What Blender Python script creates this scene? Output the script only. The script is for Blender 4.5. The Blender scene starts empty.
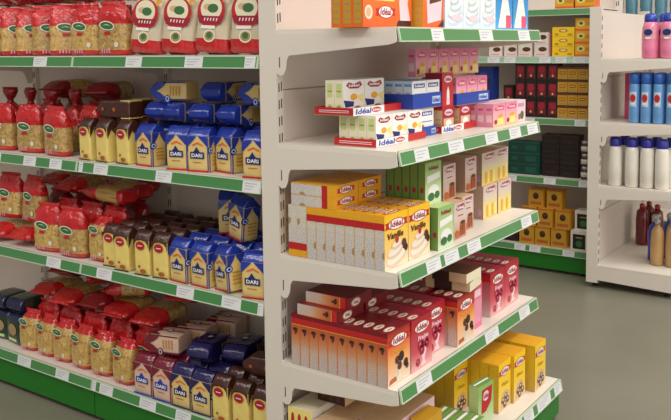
import bpy, math, random
from mathutils import Vector, Matrix
PI = math.pi
S = bpy.context.scene
COL = S.collection

# ------------------------------------------------------------------ materials
def lin(c):
    c /= 255.0
    return c / 12.92 if c <= .04045 else ((c + .055) / 1.055) ** 2.4
def rgb(r, g, b): return (lin(r), lin(g), lin(b), 1)
MATS = {}
def mat(name, c, rough=.5, coat=0., var=.06, scale=30., bump=0., bscale=60., metal=0., spec=.5, trans=0.):
    m = bpy.data.materials.new(name); m.use_nodes = True
    nt = m.node_tree; p = nt.nodes['Principled BSDF']
    p.inputs['Roughness'].default_value = rough
    p.inputs['Coat Weight'].default_value = coat
    p.inputs['Coat Roughness'].default_value = .15
    p.inputs['Metallic'].default_value = metal
    p.inputs['Specular IOR Level'].default_value = spec
    p.inputs['Transmission Weight'].default_value = trans
    tc = nt.nodes.new('ShaderNodeTexCoord')
    n = nt.nodes.new('ShaderNodeTexNoise'); n.inputs['Scale'].default_value = scale; n.inputs['Detail'].default_value = 3
    nt.links.new(tc.outputs['Object'], n.inputs['Vector'])
    mx = nt.nodes.new('ShaderNodeMix'); mx.data_type = 'RGBA'
    col = rgb(*c)
    mx.inputs[6].default_value = tuple(x * (1 - var * 2) for x in col[:3]) + (1,)
    mx.inputs[7].default_value = tuple(min(1, x * (1 + var * 2)) for x in col[:3]) + (1,)
    nt.links.new(n.outputs['Fac'], mx.inputs[0]); nt.links.new(mx.outputs[2], p.inputs['Base Color'])
    if bump:
        b = nt.nodes.new('ShaderNodeTexNoise'); b.inputs['Scale'].default_value = bscale; b.inputs['Detail'].default_value = 2
        nt.links.new(tc.outputs['Object'], b.inputs['Vector'])
        bp = nt.nodes.new('ShaderNodeBump'); bp.inputs['Strength'].default_value = bump; bp.inputs['Distance'].default_value = .01
        nt.links.new(b.outputs['Fac'], bp.inputs['Height']); nt.links.new(bp.outputs['Normal'], p.inputs['Normal'])
        nt.links.new(bp.outputs['Normal'], p.inputs['Coat Normal'])
    MATS[name] = m
    return m
def grad(name, stops, axis, lo, hi, rough=.45, speck=None):
    """printed colour run along one axis of the carton"""
    m = bpy.data.materials.new(name); m.use_nodes = True
    nt = m.node_tree; p = nt.nodes['Principled BSDF']; p.inputs['Roughness'].default_value = rough
    tc = nt.nodes.new('ShaderNodeTexCoord'); sx = nt.nodes.new('ShaderNodeSeparateXYZ')
    nt.links.new(tc.outputs['Object'], sx.inputs[0])
    mr = nt.nodes.new('ShaderNodeMapRange'); mr.inputs[1].default_value = lo; mr.inputs[2].default_value = hi
    nt.links.new(sx.outputs[axis], mr.inputs[0])
    r = nt.nodes.new('ShaderNodeValToRGB'); nt.links.new(mr.outputs[0], r.inputs[0])
    e = r.color_ramp.elements
    while len(e) < len(stops): e.new(.5)
    for k, (pos, c) in enumerate(stops): e[k].position = pos; e[k].color = rgb(*c)
    out = r.outputs[0]
    if speck:
        n = nt.nodes.new('ShaderNodeTexNoise'); n.inputs['Scale'].default_value = 420; n.inputs['Detail'].default_value = 1
        nt.links.new(tc.outputs['Object'], n.inputs['Vector'])
        mr2 = nt.nodes.new('ShaderNodeMapRange'); mr2.inputs[1].default_value = .5; mr2.inputs[2].default_value = .62
        mr2.inputs[4].default_value = speck[1]
        nt.links.new(n.outputs['Fac'], mr2.inputs[0])
        mx = nt.nodes.new('ShaderNodeMix'); mx.data_type = 'RGBA'
        nt.links.new(mr2.outputs[0], mx.inputs[0]); nt.links.new(out, mx.inputs[6]); mx.inputs[7].default_value = rgb(*speck[0])
        out = mx.outputs[2]
    nt.links.new(out, p.inputs['Base Color'])
    MATS[name] = m
def cells(name, cols, scale, rough=.25, coat=.6, stretch=(1, 1, 1)):
    """pasta seen through film"""
    m = bpy.data.materials.new(name); m.use_nodes = True
    nt = m.node_tree; p = nt.nodes['Principled BSDF']
    p.inputs['Roughness'].default_value = rough; p.inputs['Coat Weight'].default_value = coat; p.inputs['Coat Roughness'].default_value = .12
    tc = nt.nodes.new('ShaderNodeTexCoord'); mp = nt.nodes.new('ShaderNodeMapping'); mp.inputs['Scale'].default_value = stretch
    nt.links.new(tc.outputs['Object'], mp.inputs[0])
    v = nt.nodes.new('ShaderNodeTexVoronoi'); v.inputs['Scale'].default_value = scale
    nt.links.new(mp.outputs[0], v.inputs['Vector'])
    sx = nt.nodes.new('ShaderNodeSeparateColor'); nt.links.new(v.outputs['Color'], sx.inputs[0])
    r = nt.nodes.new('ShaderNodeValToRGB'); nt.links.new(sx.outputs[0], r.inputs[0])
    e = r.color_ramp.elements
    while len(e) < len(cols): e.new(.5)
    for k, c in enumerate(cols): e[k].position = k / (len(cols) - 1); e[k].color = rgb(*c)
    nt.links.new(r.outputs[0], p.inputs['Base Color'])
    bp = nt.nodes.new('ShaderNodeBump'); bp.inputs['Strength'].default_value = .35; bp.inputs['Distance'].default_value = .003
    nt.links.new(v.outputs['Distance'], bp.inputs['Height']); nt.links.new(bp.outputs['Normal'], p.inputs['Normal'])
    MATS[name] = m

mat('steel', (226, 217, 206), .42, var=.015, scale=6)
mat('steel_shelf', (230, 222, 210), .4, var=.015, scale=6)
mat('panel', (226, 214, 204), .5, var=.02, scale=4)
mat('slot', (62, 58, 54), .8)
mat('rail_green', (58, 134, 64), .35, coat=1., var=.03, scale=8)
MATS['rail_green'].node_tree.nodes['Principled BSDF'].inputs['Coat IOR'].default_value = 1.9
mat('rail_clear', (196, 214, 190), .25, coat=.4, var=.03)
mat('kick_green', (22, 116, 26), .4, coat=.15, var=.04, scale=5)
mat('tag', (222, 222, 224), .5, var=.03)
mat('tag_ink', (182, 182, 188), .6)
mat('rubber', (28, 28, 28), .7)
mat('white', (240, 238, 234), .45, var=.02)
mat('cream', (236, 226, 196), .45, var=.03)
mat('whip_dark', (222, 196, 174), .5, var=.04)
mat('whip_light', (240, 226, 208), .5, var=.03)
mat('offwhite', (226, 219, 205), .5, var=.03)
mat('red', (190, 34, 36), .4, var=.05)
mat('crimson', (158, 28, 52), .4, var=.05)
mat('orange', (226, 108, 36), .4, var=.05)
mat('amber', (232, 168, 34), .4, var=.04)
mat('gold', (196, 146, 38), .45, var=.05)
mat('yellow', (246, 206, 30), .4, var=.04)
mat('paleyellow', (242, 222, 130), .4, var=.04)
mat('brown', (92, 48, 28), .4, var=.08)
mat('darkbrown', (60, 32, 26), .4, var=.1)
mat('tan', (214, 178, 138), .5, var=.05)
mat('greytext', (190, 186, 182), .5, var=.12, scale=220)
mat('pink', (232, 150, 176), .4, var=.04)
mat('palepink', (244, 206, 216), .4, var=.03)
mat('hotpink', (222, 84, 120), .4, var=.05)
mat('blue', (30, 66, 166), .4, var=.05)
mat('navy', (28, 40, 110), .35, var=.08)
mat('skyblue', (96, 150, 206), .4, var=.05)
mat('paleblue', (190, 208, 228), .4, var=.04)
mat('green', (112, 146, 70), .4, var=.06)
mat('palegreen', (196, 214, 140), .45, var=.05)
mat('leaf', (60, 110, 60), .45, var=.1)
mat('teal', (20, 84, 74), .4, var=.06)
mat('bottlegreen', (16, 62, 50), .4, var=.12, scale=40)
mat('black', (26, 22, 22), .4, var=.1)
mat('caramel', (176, 92, 44), .4, var=.08)
mat('darkred', (120, 22, 30), .4, var=.1)
mat('lilac', (198, 150, 190), .4, var=.05)
mat('kraft', (170, 140, 96), .6, var=.05)
# plastic films
mat('film_red', (198, 26, 30), .22, coat=.7, var=.16, scale=22, bump=.9, bscale=34)
mat('film_darkred', (150, 20, 32), .22, coat=.6, var=.15, scale=18, bump=.5, bscale=34)
mat('film_maroon', (118, 22, 44), .2, coat=.6, var=.12, bump=.4, bscale=34)
mat('film_blue', (26, 54, 158), .2, coat=.6, var=.12, bump=.4, bscale=36)
mat('film_navy', (34, 28, 86), .2, coat=.5, var=.12, bump=.4, bscale=36)
mat('film_cream', (230, 200, 128), .3, coat=.35, var=.05, bump=.12, bscale=40)
mat('film_rose', (226, 190, 170), .3, coat=.35, var=.06, bump=.12, bscale=40)
mat('film_brown', (70, 34, 26), .28, coat=.45, var=.12, bump=.35, bscale=36)
mat('film_yellow', (236, 212, 122), .3, coat=.35, var=.05, bump=.12, bscale=40)
mat('film_white', (212, 198, 170), .3, coat=.4, var=.05, bump=.3, bscale=30)
mat('film_pink', (226, 150, 166), .25, coat=.5, var=.08, bump=.3, bscale=30)
mat('film_green', (30, 56, 40), .25, coat=.5, var=.2, bump=.3, bscale=30)
mat('film_dark', (30, 32, 66), .25, coat=.4, var=.2, bump=.3, bscale=30)
cells('pasta', [(164, 128, 66), (206, 168, 92), (220, 186, 116), (190, 152, 80), (212, 176, 104)], 130)
cells('pasta_tri', [(156, 126, 66), (200, 162, 92), (160, 132, 74), (214, 178, 110), (150, 112, 66)], 110)
cells('spaghetti', [(160, 116, 50), (206, 166, 82), (220, 184, 104)], 60, stretch=(3, 3, .25))
cells('rice', [(226, 216, 186), (238, 230, 206), (214, 200, 168)], 160)
# bottles
mat('bottle_pink', (238, 132, 170), .2, coat=.4, var=.05)
mat('bottle_blue', (104, 158, 214), .2, coat=.4, var=.04)
mat('bottle_white', (232, 226, 214), .25, coat=.4, var=.02)
mat('bottle_gold', (190, 150, 96), .3, coat=.4, var=.06)
mat('bottle_red', (112, 18, 30), .2, coat=.5, var=.06)
mat('bottle_aqua', (96, 150, 170), .15, coat=.6, var=.12)
mat('cap_blue', (36, 62, 170), .3, coat=.3, var=.04)
mat('cap_royal', (54, 110, 206), .3, coat=.3, var=.04)
mat('cap_indigo', (46, 50, 160), .3, coat=.3, var=.05)
mat('cap_silver', (180, 180, 184), .3, metal=.5, var=.03)
# printed runs
grad('choc_front', [(0, (236, 214, 190)), (.45, (244, 176, 110)), (.75, (224, 96, 40)), (1, (150, 30, 26))], 2, 0, .15)
grad('choc_side', [(0, (204, 192, 188)), (.3, (208, 182, 164)), (.5, (214, 140, 84)), (.7, (196, 92, 44)), (1, (176, 60, 36))], 2, 0, .15, speck=((150, 120, 112), .5))
grad('straw_front', [(0, (232, 170, 166)), (.35, (206, 76, 92)), (1, (166, 26, 42))], 2, 0, .15)
grad('straw_side', [(0, (222, 190, 192)), (.45, (216, 120, 130)), (1, (180, 24, 40))], 2, 0, .15, speck=((180, 120, 125), .4))
grad('pinkbox', [(0, (226, 110, 150)), (.55, (232, 150, 170)), (1, (206, 50, 84))], 2, 0, .15)
grad('van_side', [(0, (212, 206, 204)), (1, (226, 216, 196))], 2, 0, .15, speck=((140, 136, 140), .75))
grad('van_front', [(0, (250, 226, 190)), (.3, (248, 206, 120)), (.8, (246, 196, 40)), (1, (246, 190, 24))], 2, 0, .15)
grad('flan_front', [(0, (186, 152, 134)), (.3, (204, 170, 152)), (.6, (218, 198, 190)), (1, (212, 188, 186))], 2, 0, .114)
grad('flan_side', [(0, (178, 146, 126)), (1, (188, 158, 142))], 2, 0, .114, speck=((140, 104, 92), .45))
grad('vflan_front', [(0, (226, 208, 130)), (.4, (230, 214, 140)), (.65, (220, 202, 188)), (1, (212, 188, 186))], 2, 0, .114)
grad('orange_front', [(0, (238, 92, 30)), (.5, (244, 120, 44)), (1, (248, 150, 60))], 2, 0, .2)
grad('cream_front', [(0, (206, 226, 236)), (.4, (236, 240, 242)), (1, (226, 232, 240))], 2, 0, .2)
grad('blue_front', [(0, (70, 170, 226)), (1, (24, 104, 190))], 2, 0, .2)
grad('yel_front', [(0, (226, 196, 150)), (.35, (246, 208, 60)), (1, (248, 202, 20))], 2, 0, .16)
grad('yel_side', [(0, (206, 168, 70)), (.5, (226, 186, 40)), (1, (232, 186, 24))], 2, 0, .16, speck=((170, 130, 50), .5))
grad('green_front', [(0, (206, 222, 190)), (.4, (196, 216, 164)), (1, (140, 186, 104))], 2, 0, .13)
grad('pinkc_front', [(0, (246, 190, 150)), (.5, (240, 170, 190)), (1, (226, 120, 160))], 2, 0, .09)

# ------------------------------------------------------------------ mesh builder
class MB:
    def __init__(s): s.v, s.f, s.m, s.names, s.sm = [], [], [], [], []
    def mi(s, name):
        if name not in s.names: s.names.append(name)
        return s.names.index(name)
    def face(s, pts, m, smooth=False):
        n = len(s.v); s.v.extend(tuple(p) for p in pts)
        s.f.append(tuple(range(n, n + len(pts)))); s.m.append(s.mi(m)); s.sm.append(smooth)
    def box(s, x0, x1, y0, y1, z0, z1, m, faces=None):
        """faces: optional dict of x0 x1 y0 y1 z0 z1 -> material"""
        fm = faces or {}
        n = len(s.v)
        s.v += [(x0, y0, z0), (x1, y0, z0), (x1, y1, z0), (x0, y1, z0), (x0, y0, z1), (x1, y0, z1), (x1, y1, z1), (x0, y1, z1)]
        for k, q in (('z0', (0, 3, 2, 1)), ('z1', (4, 5, 6, 7)), ('y0', (0, 1, 5, 4)), ('x1', (1, 2, 6, 5)), ('y1', (2, 3, 7, 6)), ('x0', (3, 0, 4, 7))):
            s.f.append(tuple(n + i for i in q)); s.m.append(s.mi(fm.get(k, m))); s.sm.append(False)
    def prism(s, prof, axis, a, b, m):
        """closed profile (2D) pushed along an axis from a to b; counter-clockwise profile"""
        def P(u, v, w): return {'y': (u, w, v), 'x': (w, u, v), 'z': (u, v, w)}[axis]
        n = len(s.v); k = len(prof)
        s.v += [P(u, v, a) for u, v in prof] + [P(u, v, b) for u, v in prof]
        s.f.append(tuple(n + i for i in range(k))); s.f.append(tuple(n + k + i for i in reversed(range(k))))
        for i in range(k):
            j = (i + 1) % k; s.f.append((n + i, n + k + i, n + k + j, n + j))
        s.m += [s.mi(m)] * (k + 2); s.sm += [False] * (k + 2)
    def rings(s, rs, mats, cap0=True, cap1=True, smooth=True):
        """rs: list of rings of equal length; mats: one material or one per band"""
        n = len(s.v); k = len(rs[0])
        for r in rs: s.v += [tuple(p) for p in r]
        for a in range(len(rs) - 1):
            m = mats if isinstance(mats, str) else mats[a]
            for i in range(k):
                j = (i + 1) % k
                s.f.append((n + a * k + i, n + a * k + j, n + (a + 1) * k + j, n + (a + 1) * k + i)); s.m.append(s.mi(m)); s.sm.append(smooth)
        if cap0: s.f.append(tuple(n + i for i in reversed(range(k)))); s.m.append(s.mi(mats if isinstance(mats, str) else mats[0])); s.sm.append(False)
        if cap1: s.f.append(tuple(n + (len(rs) - 1) * k + i for i in range(k))); s.m.append(s.mi(mats if isinstance(mats, str) else mats[-1])); s.sm.append(False)
    def lathe(s, prof, m, n=20, cx=0, cy=0):
        s.rings([[(cx + r * math.cos(2 * PI * i / n), cy + r * math.sin(2 * PI * i / n), z) for i in range(n)] for r, z in prof], m)
    def mesh(s, name):
        me = bpy.data.meshes.new(name); me.from_pydata(s.v, [], s.f)
        for x in s.names: me.materials.append(MATS[x])
        me.polygons.foreach_set('material_index', s.m); me.polygons.foreach_set('use_smooth', s.sm); me.update()
        return me
class Face:
    """a flat frame to print on: O + U*u + V*v, lifted along N"""
    def __init__(s, O, U, V):
        s.O, s.U, s.V = Vector(O), Vector(U), Vector(V); s.N = s.U.cross(s.V).normalized()
    def p(s, u, v, h=.0004): return s.O + s.U * u + s.V * v + s.N * h
    def poly(s, mb, pts, m, h=.0004): mb.face([s.p(u, v, h) for u, v in pts], m)
    def rect(s, mb, u0, v0, u1, v1, m, h=.0004): s.poly(mb, [(u0, v0), (u1, v0), (u1, v1), (u0, v1)], m, h)
    def oval(s, mb, cu, cv, ru, rv, m, h=.0004, n=18, rot=0.):
        pts = []
        for i in range(n):
            a = 2 * PI * i / n; x, y = ru * math.cos(a), rv * math.sin(a)
            pts.append((cu + x * math.cos(rot) - y * math.sin(rot), cv + x * math.sin(rot) + y * math.cos(rot)))
        s.poly(mb, pts, m, h)
    def text(s, mb, st, cu, cv, w, hgt, m, h=.0008, shear=0.):
        V, F = glyphs(st)
        xs = [v[0] for v in V]; ys = [v[1] for v in V]
        x0, x1, y0, y1 = min(xs), max(xs), min(ys), max(ys)
        n = len(mb.v)
        for x, y in V:
            v = (y - y0) / (y1 - y0) - .5; u = (x - x0) / (x1 - x0) - .5
            mb.v.append(tuple(s.p(cu + u * w + shear * v * hgt, cv + v * hgt, h)))
        k = mb.mi(m)
        for f in F: mb.f.append(tuple(n + i for i in f)); mb.m.append(k); mb.sm.append(False)
_G = {}
def glyphs(st):
    if st not in _G:
        c = bpy.data.curves.new('lettering', 'FONT'); c.body = st; c.resolution_u = 2; c.offset = .03
        o = bpy.data.objects.new('lettering', c); COL.objects.link(o)
        bpy.context.view_layer.update()
        me = o.evaluated_get(bpy.context.evaluated_depsgraph_get()).to_mesh()
        _G[st] = ([(v.co.x, v.co.y) for v in me.vertices], [tuple(p.vertices) for p in me.polygons])
        bpy.data.objects.remove(o); bpy.data.curves.remove(c)
    return _G[st]

# ------------------------------------------------------------------ object helpers
def link(name, me, parent=None, loc=(0, 0, 0), rot=(0, 0, 0)):
    o = bpy.data.objects.new(name, me); COL.objects.link(o)
    o.parent = parent; o.location = loc; o.rotation_euler = rot
    return o
def tag(o, label, cat, group=None):
    o['label'] = label; o['category'] = cat
    if group: o['group'] = group
    return o
def struct(name, mb):
    o = link(name, mb.mesh(name)); o['kind'] = 'structure'; return o
PROTO = {}
def proto(kind, name, root, parts=()):
    """one product: its root mesh and child parts (name, MB)"""
    PROTO[kind] = (name, root.mesh(name), [(n, b.mesh(n)) for n, b in parts])
def put(kind, loc, label, cat, group=None, rz=0., rot=None):
    name, me, parts = PROTO[kind]
    o = link(name, me, None, (loc[0], loc[1], loc[2] + .0008), rot or (0, 0, rz))
    for n, m in parts: link(n, m, o)
    return tag(o, label, cat, group)
ORD = ['first', 'second', 'third', 'fourth', 'fifth', 'sixth', 'seventh', 'eighth', 'ninth', 'tenth', 'eleventh', 'twelfth', 'thirteenth']

# ------------------------------------------------------------------ room
def floor_mat():
    m = bpy.data.materials.new('floor_tile'); m.use_nodes = True; nt = m.node_tree; p = nt.nodes['Principled BSDF']
    p.inputs['Roughness'].default_value = .32; p.inputs['Specular IOR Level'].default_value = .35
    tc = nt.nodes.new('ShaderNodeTexCoord')
    n = nt.nodes.new('ShaderNodeTexNoise'); n.inputs['Scale'].default_value = 1.6; n.inputs['Detail'].default_value = 6
    nt.links.new(tc.outputs['Object'], n.inputs['Vector'])
    r = nt.nodes.new('ShaderNodeValToRGB'); r.color_ramp.elements[0].position = .35; r.color_ramp.elements[1].position = .7
    r.color_ramp.elements[0].color = rgb(124, 121, 105); r.color_ramp.elements[1].color = rgb(136, 132, 116)
    nt.links.new(n.outputs['Fac'], r.inputs[0])
    n2 = nt.nodes.new('ShaderNodeTexNoise'); n2.inputs['Scale'].default_value = 180
    nt.links.new(tc.outputs['Object'], n2.inputs['Vector'])
    mx = nt.nodes.new('ShaderNodeMix'); mx.data_type = 'RGBA'; mx.blend_type = 'OVERLAY'; mx.inputs[0].default_value = .12
    nt.links.new(r.outputs[0], mx.inputs[6]); nt.links.new(n2.outputs['Fac'], mx.inputs[7])
    nt.links.new(mx.outputs[2], p.inputs['Base Color'])
    MATS['floor_tile'] = m
floor_mat()
b = MB(); b.box(-6, 6, -5, 6, -.1, 0, 'floor_tile'); struct('floor', b)
mat('wall_paint', (206, 200, 190), .7, var=.02, scale=2)
b = MB(); b.box(-6, 6, 6, 6.1, 0, 3.4, 'wall_paint'); struct('wall_back', b)

# ------------------------------------------------------------------ shelving
H = .039; TILT = .008
def tags_mesh():
    m = MB()
    m.box(-.0012, .0012, -.5, .5, 0, .03, 'tag')
    return m
def price_tag(parent, p0, p1, z, out):
    """a paper label held in the price rail between two points on the rail's top edge (world)"""
    d = Vector((p1[0] - p0[0], p1[1] - p0[1], 0)); L = d.length; u = d.normalized(); n = Vector(out)
    m = MB(); top = Vector((p0[0], p0[1], z - .003)); dn = Vector((n.x * TILT, n.y * TILT, -H))
    f = Face(top + dn * .93 + n * .0015, d, -dn * .92)
    if f.N.dot(n) < 0: f = Face(top + d + dn * .93 + n * .0015, -d, -dn * .92)
    q = [(0, 0), (1, 0), (1, 1), (0, 1)]
    m.face([f.p(a, c, .0012) for a, c in q], 'tag')
    m.face([f.p(a, c, 0) for a, c in reversed(q)], 'tag')
    for i in range(4):
        a, c = q[i], q[(i + 1) % 4]
        m.face([f.p(*a, 0), f.p(*c, 0), f.p(*c, .0012), f.p(*a, .0012)], 'tag')
    for v, w in ((.74, .8), (.52, .62), (.28, .45)): f.rect(m, .12, v, .12 + w * .9, v + .07, 'tag_ink', .0016)
    link('price_tag', m.mesh('price_tag'), parent)
def rail(parent, p0, p1, z, out, name='price_rail'):
    """green strip under the front edge, leaning out at the foot; light lips along top and bottom, light end caps"""
    d = Vector((p1[0] - p0[0], p1[1] - p0[1], 0)); n = Vector(out); m = MB()
    def sl(t0, t1, o0, o1, mm, s0=0., s1=1.):
        A = Vector((p0[0], p0[1], z)) + d * s0; B = Vector((p0[0], p0[1], z)) + d * s1
        def P(q, t, o): return q + n * (TILT * t + o) + Vector((0, 0, -H * t))
        pts = [P(A, t0, o0), P(A, t1, o0), P(A, t1, o1), P(A, t0, o1)]
        pts2 = [P(B, t0, o0), P(B, t1, o0), P(B, t1, o1), P(B, t0, o1)]
        m.rings([pts, pts2], mm, smooth=False)
    e = .004 / d.length
    sl(0, .1, -.006, .0022, 'rail_clear'); sl(.1, .93, -.004, .001, 'rail_green', e, 1 - e)
    sl(.93, 1, -.006, .0026, 'rail_clear'); sl(.1, .93, -.004, .0018, 'rail_clear', 0, e); sl(.1, .93, -.004, .0018, 'rail_clear', 1 - e, 1)
    return link(name, m.mesh(name), parent)
def bracket(parent, x0, sgn, y, z, depth, th=.003):
    """sheet steel side bracket: hook lobe at the upright, foot edge rising to the front"""
    pr = [(0, -.012), (0, -.125), (.012, -.132), (.026, -.128), (.034, -.112), (.037, -.088), (.046, -.074), (depth - .02, -.046), (depth - .001, -.041), (depth - .001, -.012)]
    m = MB(); m.prism([(x0 + sgn * u, z + v) for u, v in pr], 'y', y, y + th, 'steel')
    m.box(x0 + sgn * .012 - .0015, x0 + sgn * .012 + .0015, y - .0006, y, z - .108, z - .078, 'slot')
    return link('bracket', m.mesh('bracket'), parent)
def upright(parent, x0, x1, y0, y1, z1, faces, z0=0.):
    """steel post with a ladder of paired slots on the named faces"""
    m = MB(); m.box(x0, x1, y0, y1, z0, z1, 'steel')
    k = z0 + .06
    while k < z1 - .04:
        for a, dz in ((.32, 0), (.68, .003)):
            if '+x' in faces: y = y0 + (y1 - y0) * a; m.box(x1, x1 + .0006, y - .0022, y + .0022, k + dz, k + dz + .027, 'slot')
            if '-y' in faces: x = x0 + (x1 - x0) * a; m.box(x - .0022, x + .0022, y0 - .0006, y0, k + dz, k + dz + .027, 'slot')
        k += .05
    return link('upright', m.mesh('upright'), parent)

def side_unit(label, x0, y0, L, zs, depth, zbase, dbase, ztop, tags, kick='kick_green', rails=True, group=None, zb0=.02):
    """shelving that faces +x; its near end at y0"""
    r = tag(link('gondola_shelving', None, None, (0, 0, 0)), label, 'shelving', group)
    upright(r, x0 - .064, x0, y0, y0 + .03, ztop, ('+x',), .03)
    upright(r, x0 - .064, x0, y0 + L - .03, y0 + L, ztop, ('+x',), .03)
    m = MB(); hs = [.06, .46, .853, 1.246, 1.64, ztop - .02] if ztop > 1.7 else [.06, .42, .80, 1.18, ztop - .02]
    for k in range(len(hs) - 1): m.box(x0 - .03, x0 - .022, y0 + .03, y0 + L - .03, hs[k], hs[k + 1] - .004, 'panel')
    m.box(x0 - .036, x0 - .032, y0 + .03, y0 + L - .03, .06, ztop - .03, 'panel')
    link('back_panel', m.mesh('back_panel'), r)
    for i, z in enumerate(zs):
        m = MB(); m.box(x0 - .02, x0 + depth - .004, y0 + .001, y0 + L - .001, z - .006, z, 'steel_shelf')
        m.box(x0 - .02, x0 + depth - .004, y0 + .0008, y0 + .0016, z - .022, z - .006, 'steel_shelf')
        m.box(x0 - .02, x0 + depth - .004, y0 + L - .0016, y0 + L - .0008, z - .022, z - .006, 'steel_shelf')
        m.box(x0 + depth - .03, x0 + depth - .006, y0 + .002, y0 + L - .002, z - .03, z - .006, 'steel_shelf')
        m.prism([(x0 + depth - .004, z), (x0 + depth - .008, z - H), (x0 + depth - .004 + TILT, z - H), (x0 + depth, z)], 'y', y0 + .0005, y0 + .0025, 'steel')
        s = link('shelf', m.mesh('shelf'), r)
        bracket(s, x0, 1, y0, z, depth); bracket(s, x0, 1, y0 + L - .003, z, depth)
        if rails: rail(s, (x0 + depth, y0 + .012), (x0 + depth, y0 + L), z, (1, 0, 0))
        for a, c in tags[i]: price_tag(s, (x0 + depth, a), (x0 + depth, c), z, (1, 0, 0))
    m = MB(); m.box(x0 - .02, x0 + dbase - .004, y0 + .001, y0 + L - .001, zbase - .006, zbase, 'steel_shelf')
    m.box(x0 + dbase - .03, x0 + dbase - .006, y0 + .002, y0 + L - .002, zbase - .03, zbase - .006, 'steel_shelf')
    s = link('base_shelf', m.mesh('base_shelf'), r)
    for ya in (y0, y0 + L - .004):
        m = MB(); m.prism([(x0, zb0 + .012), (x0 + dbase - .02, zb0), (x0 + dbase - .006, zb0), (x0 + dbase - .006, zbase - .007), (x0, zbase - .007)], 'y', ya, ya + .004, 'steel'); link('base_bracket', m.mesh('base_bracket'), s)
    if rails:
        rail(s, (x0 + dbase, y0 + .002), (x0 + dbase, y0 + L), zbase, (1, 0, 0))
        for a, c in tags[-1]: price_tag(s, (x0 + dbase, a), (x0 + dbase, c), zbase, (1, 0, 0))
    m = MB(); m.box(x0 + dbase - .02, x0 + dbase - .004, y0 + .004, y0 + L - .001, zb0, zbase - H, kick)
    link('kick_plate', m.mesh('kick_plate'), r)
    for yy in (y0 + .06, y0 + L - .08):
        for xx in (x0 - .03, x0 + dbase - .06):
            m = MB(); m.lathe([(.018, 0), (.018, .006), (.008, .01), (.008, zb0 + .015)], 'rubber', 12, xx, yy); link('levelling_foot', m.mesh('levelling_foot'), r)
    return r
def front_unit(label, xa, xb, yf, zs, depth, zbase, ybase, ztop, tags, group=None, ends=(True, True)):
    """shelving that faces -y between xa and xb"""
    r = tag(link('gondola_shelving', None, None, (0, 0, 0)), label, 'shelving', group)
    yb = yf + depth
    upright(r, xa, xa + .03, yb, yb + .06, ztop, ('-y',), .03)
    if ends[1]: upright(r, xb - .03, xb, yb, yb + .06, ztop, ('-y',), .03)
    m = MB(); hp = (ztop - .08) / 4
    for k in range(4): m.box(xa + .03, xb - (.03 if ends[1] else 0), yb + .02, yb + .028, .06 + k * hp, .06 + (k + 1) * hp - .003, 'panel')
    m.box(xa + .03, xb - (.03 if ends[1] else 0), yb + .03, yb + .034, .06, ztop - .03, 'panel')
    link('back_panel', m.mesh('back_panel'), r)
    for i, z in enumerate(zs):
        m = MB(); m.box(xa + .001, xb - .001, yf + .004, yb + .018, z - .006, z, 'steel_shelf')
        m.box(xa + .002, xb - .002, yf + .006, yf + .03, z - .03, z - .006, 'steel_shelf')
        m.box(xa + .002, xb - .002, yb - .03, yb, z - .03, z - .006, 'steel_shelf')
        s = link('shelf', m.mesh('shelf'), r)
        for xx in (xa, xb - .003):
            pr = [(yb, -.012), (yb, -.125), (yb - .02, -.13), (yb - .036, -.09), (yb - .046, -.074), (yf + .02, -.044), (yf + .004, -.040), (yf + .004, -.012)]
            m = MB(); m.prism([(u, z + v) for u, v in pr], 'x', xx, xx + .003, 'steel'); link('bracket', m.mesh('bracket'), s)
        rail(s, (xa, yf), (xb, yf), z, (0, -1, 0))
        for a, c in tags[i]: price_tag(s, (a, yf), (c, yf), z, (0, -1, 0))
    m = MB(); m.box(xa + .001, xb - .001, ybase + .004, yb + .018, zbase - .006, zbase, 'steel_shelf')
    s = link('base_shelf', m.mesh('base_shelf'), r)
    rail(s, (xa, ybase), (xb, ybase), zbase, (0, -1, 0))
    for a, c in tags[-1]: price_tag(s, (a, ybase), (c, ybase), zbase, (0, -1, 0))
    m = MB(); m.box(xa + .001, xb - .001, ybase + .004, ybase + .02, .02, zbase - H, 'kick_green'); link('kick_plate', m.mesh('kick_plate'), r)
    for xx in (xa + .08, xb - .08):
        for yy in (ybase + .06, yb + .03):
            m = MB(); m.lathe([(.018, 0), (.018, .006), (.008, .01), (.008, .13)], 'rubber', 12, xx, yy); link('levelling_foot', m.mesh('levelling_foot'), r)
    return r

ZE = [1.4197, 1.0909, .7641, .4387]; ZE5 = .149
ZL = [1.347, .975, .6035]; ZL4 = .16
ZR = [1.2836, .9341, .5816]; ZR4 = .1303
ZW = [1.571, 1.2935, .929, .574]; ZW4 = .153
TE = [[(0.187, 0.258), (0.495, 0.591), (0.8, 0.897)], [(0.09, 0.168), (0.289, 0.386), (0.542, 0.633), (0.73, 0.824), (0.886, 0.98)], [(0.155, 0.239), (0.264, 0.354), (0.415, 0.507), (0.839, 0.93)], [(0.096, 0.183), (0.547, 0.649), (0.827, 0.919)], [(0.524, 0.63), (0.647, 0.725), (0.761, 0.884), (0.923, 0.99)]]
TLA = [[(-0.641, -0.563), (-0.365, -0.288), (-0.116, -0.075)], [(-0.908, -0.886), (-0.826, -0.752), (-0.513, -0.439), (-0.135, -0.068)], [(-0.831, -0.751), (-0.431, -0.354), (-0.232, -0.153), (-0.085, -0.065)], [(-0.916, -0.899), (-0.877, -0.805), (-0.663, -0.582), (-0.485, -0.414)]]
TLB = [[(-1.145, -1.067)], [(-1.396, -1.382), (-1.234, -1.159), (-1.075, -1.005)], [(-1.118, -1.035)], [(-1.378, -1.292), (-1.134, -1.056)]]
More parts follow.
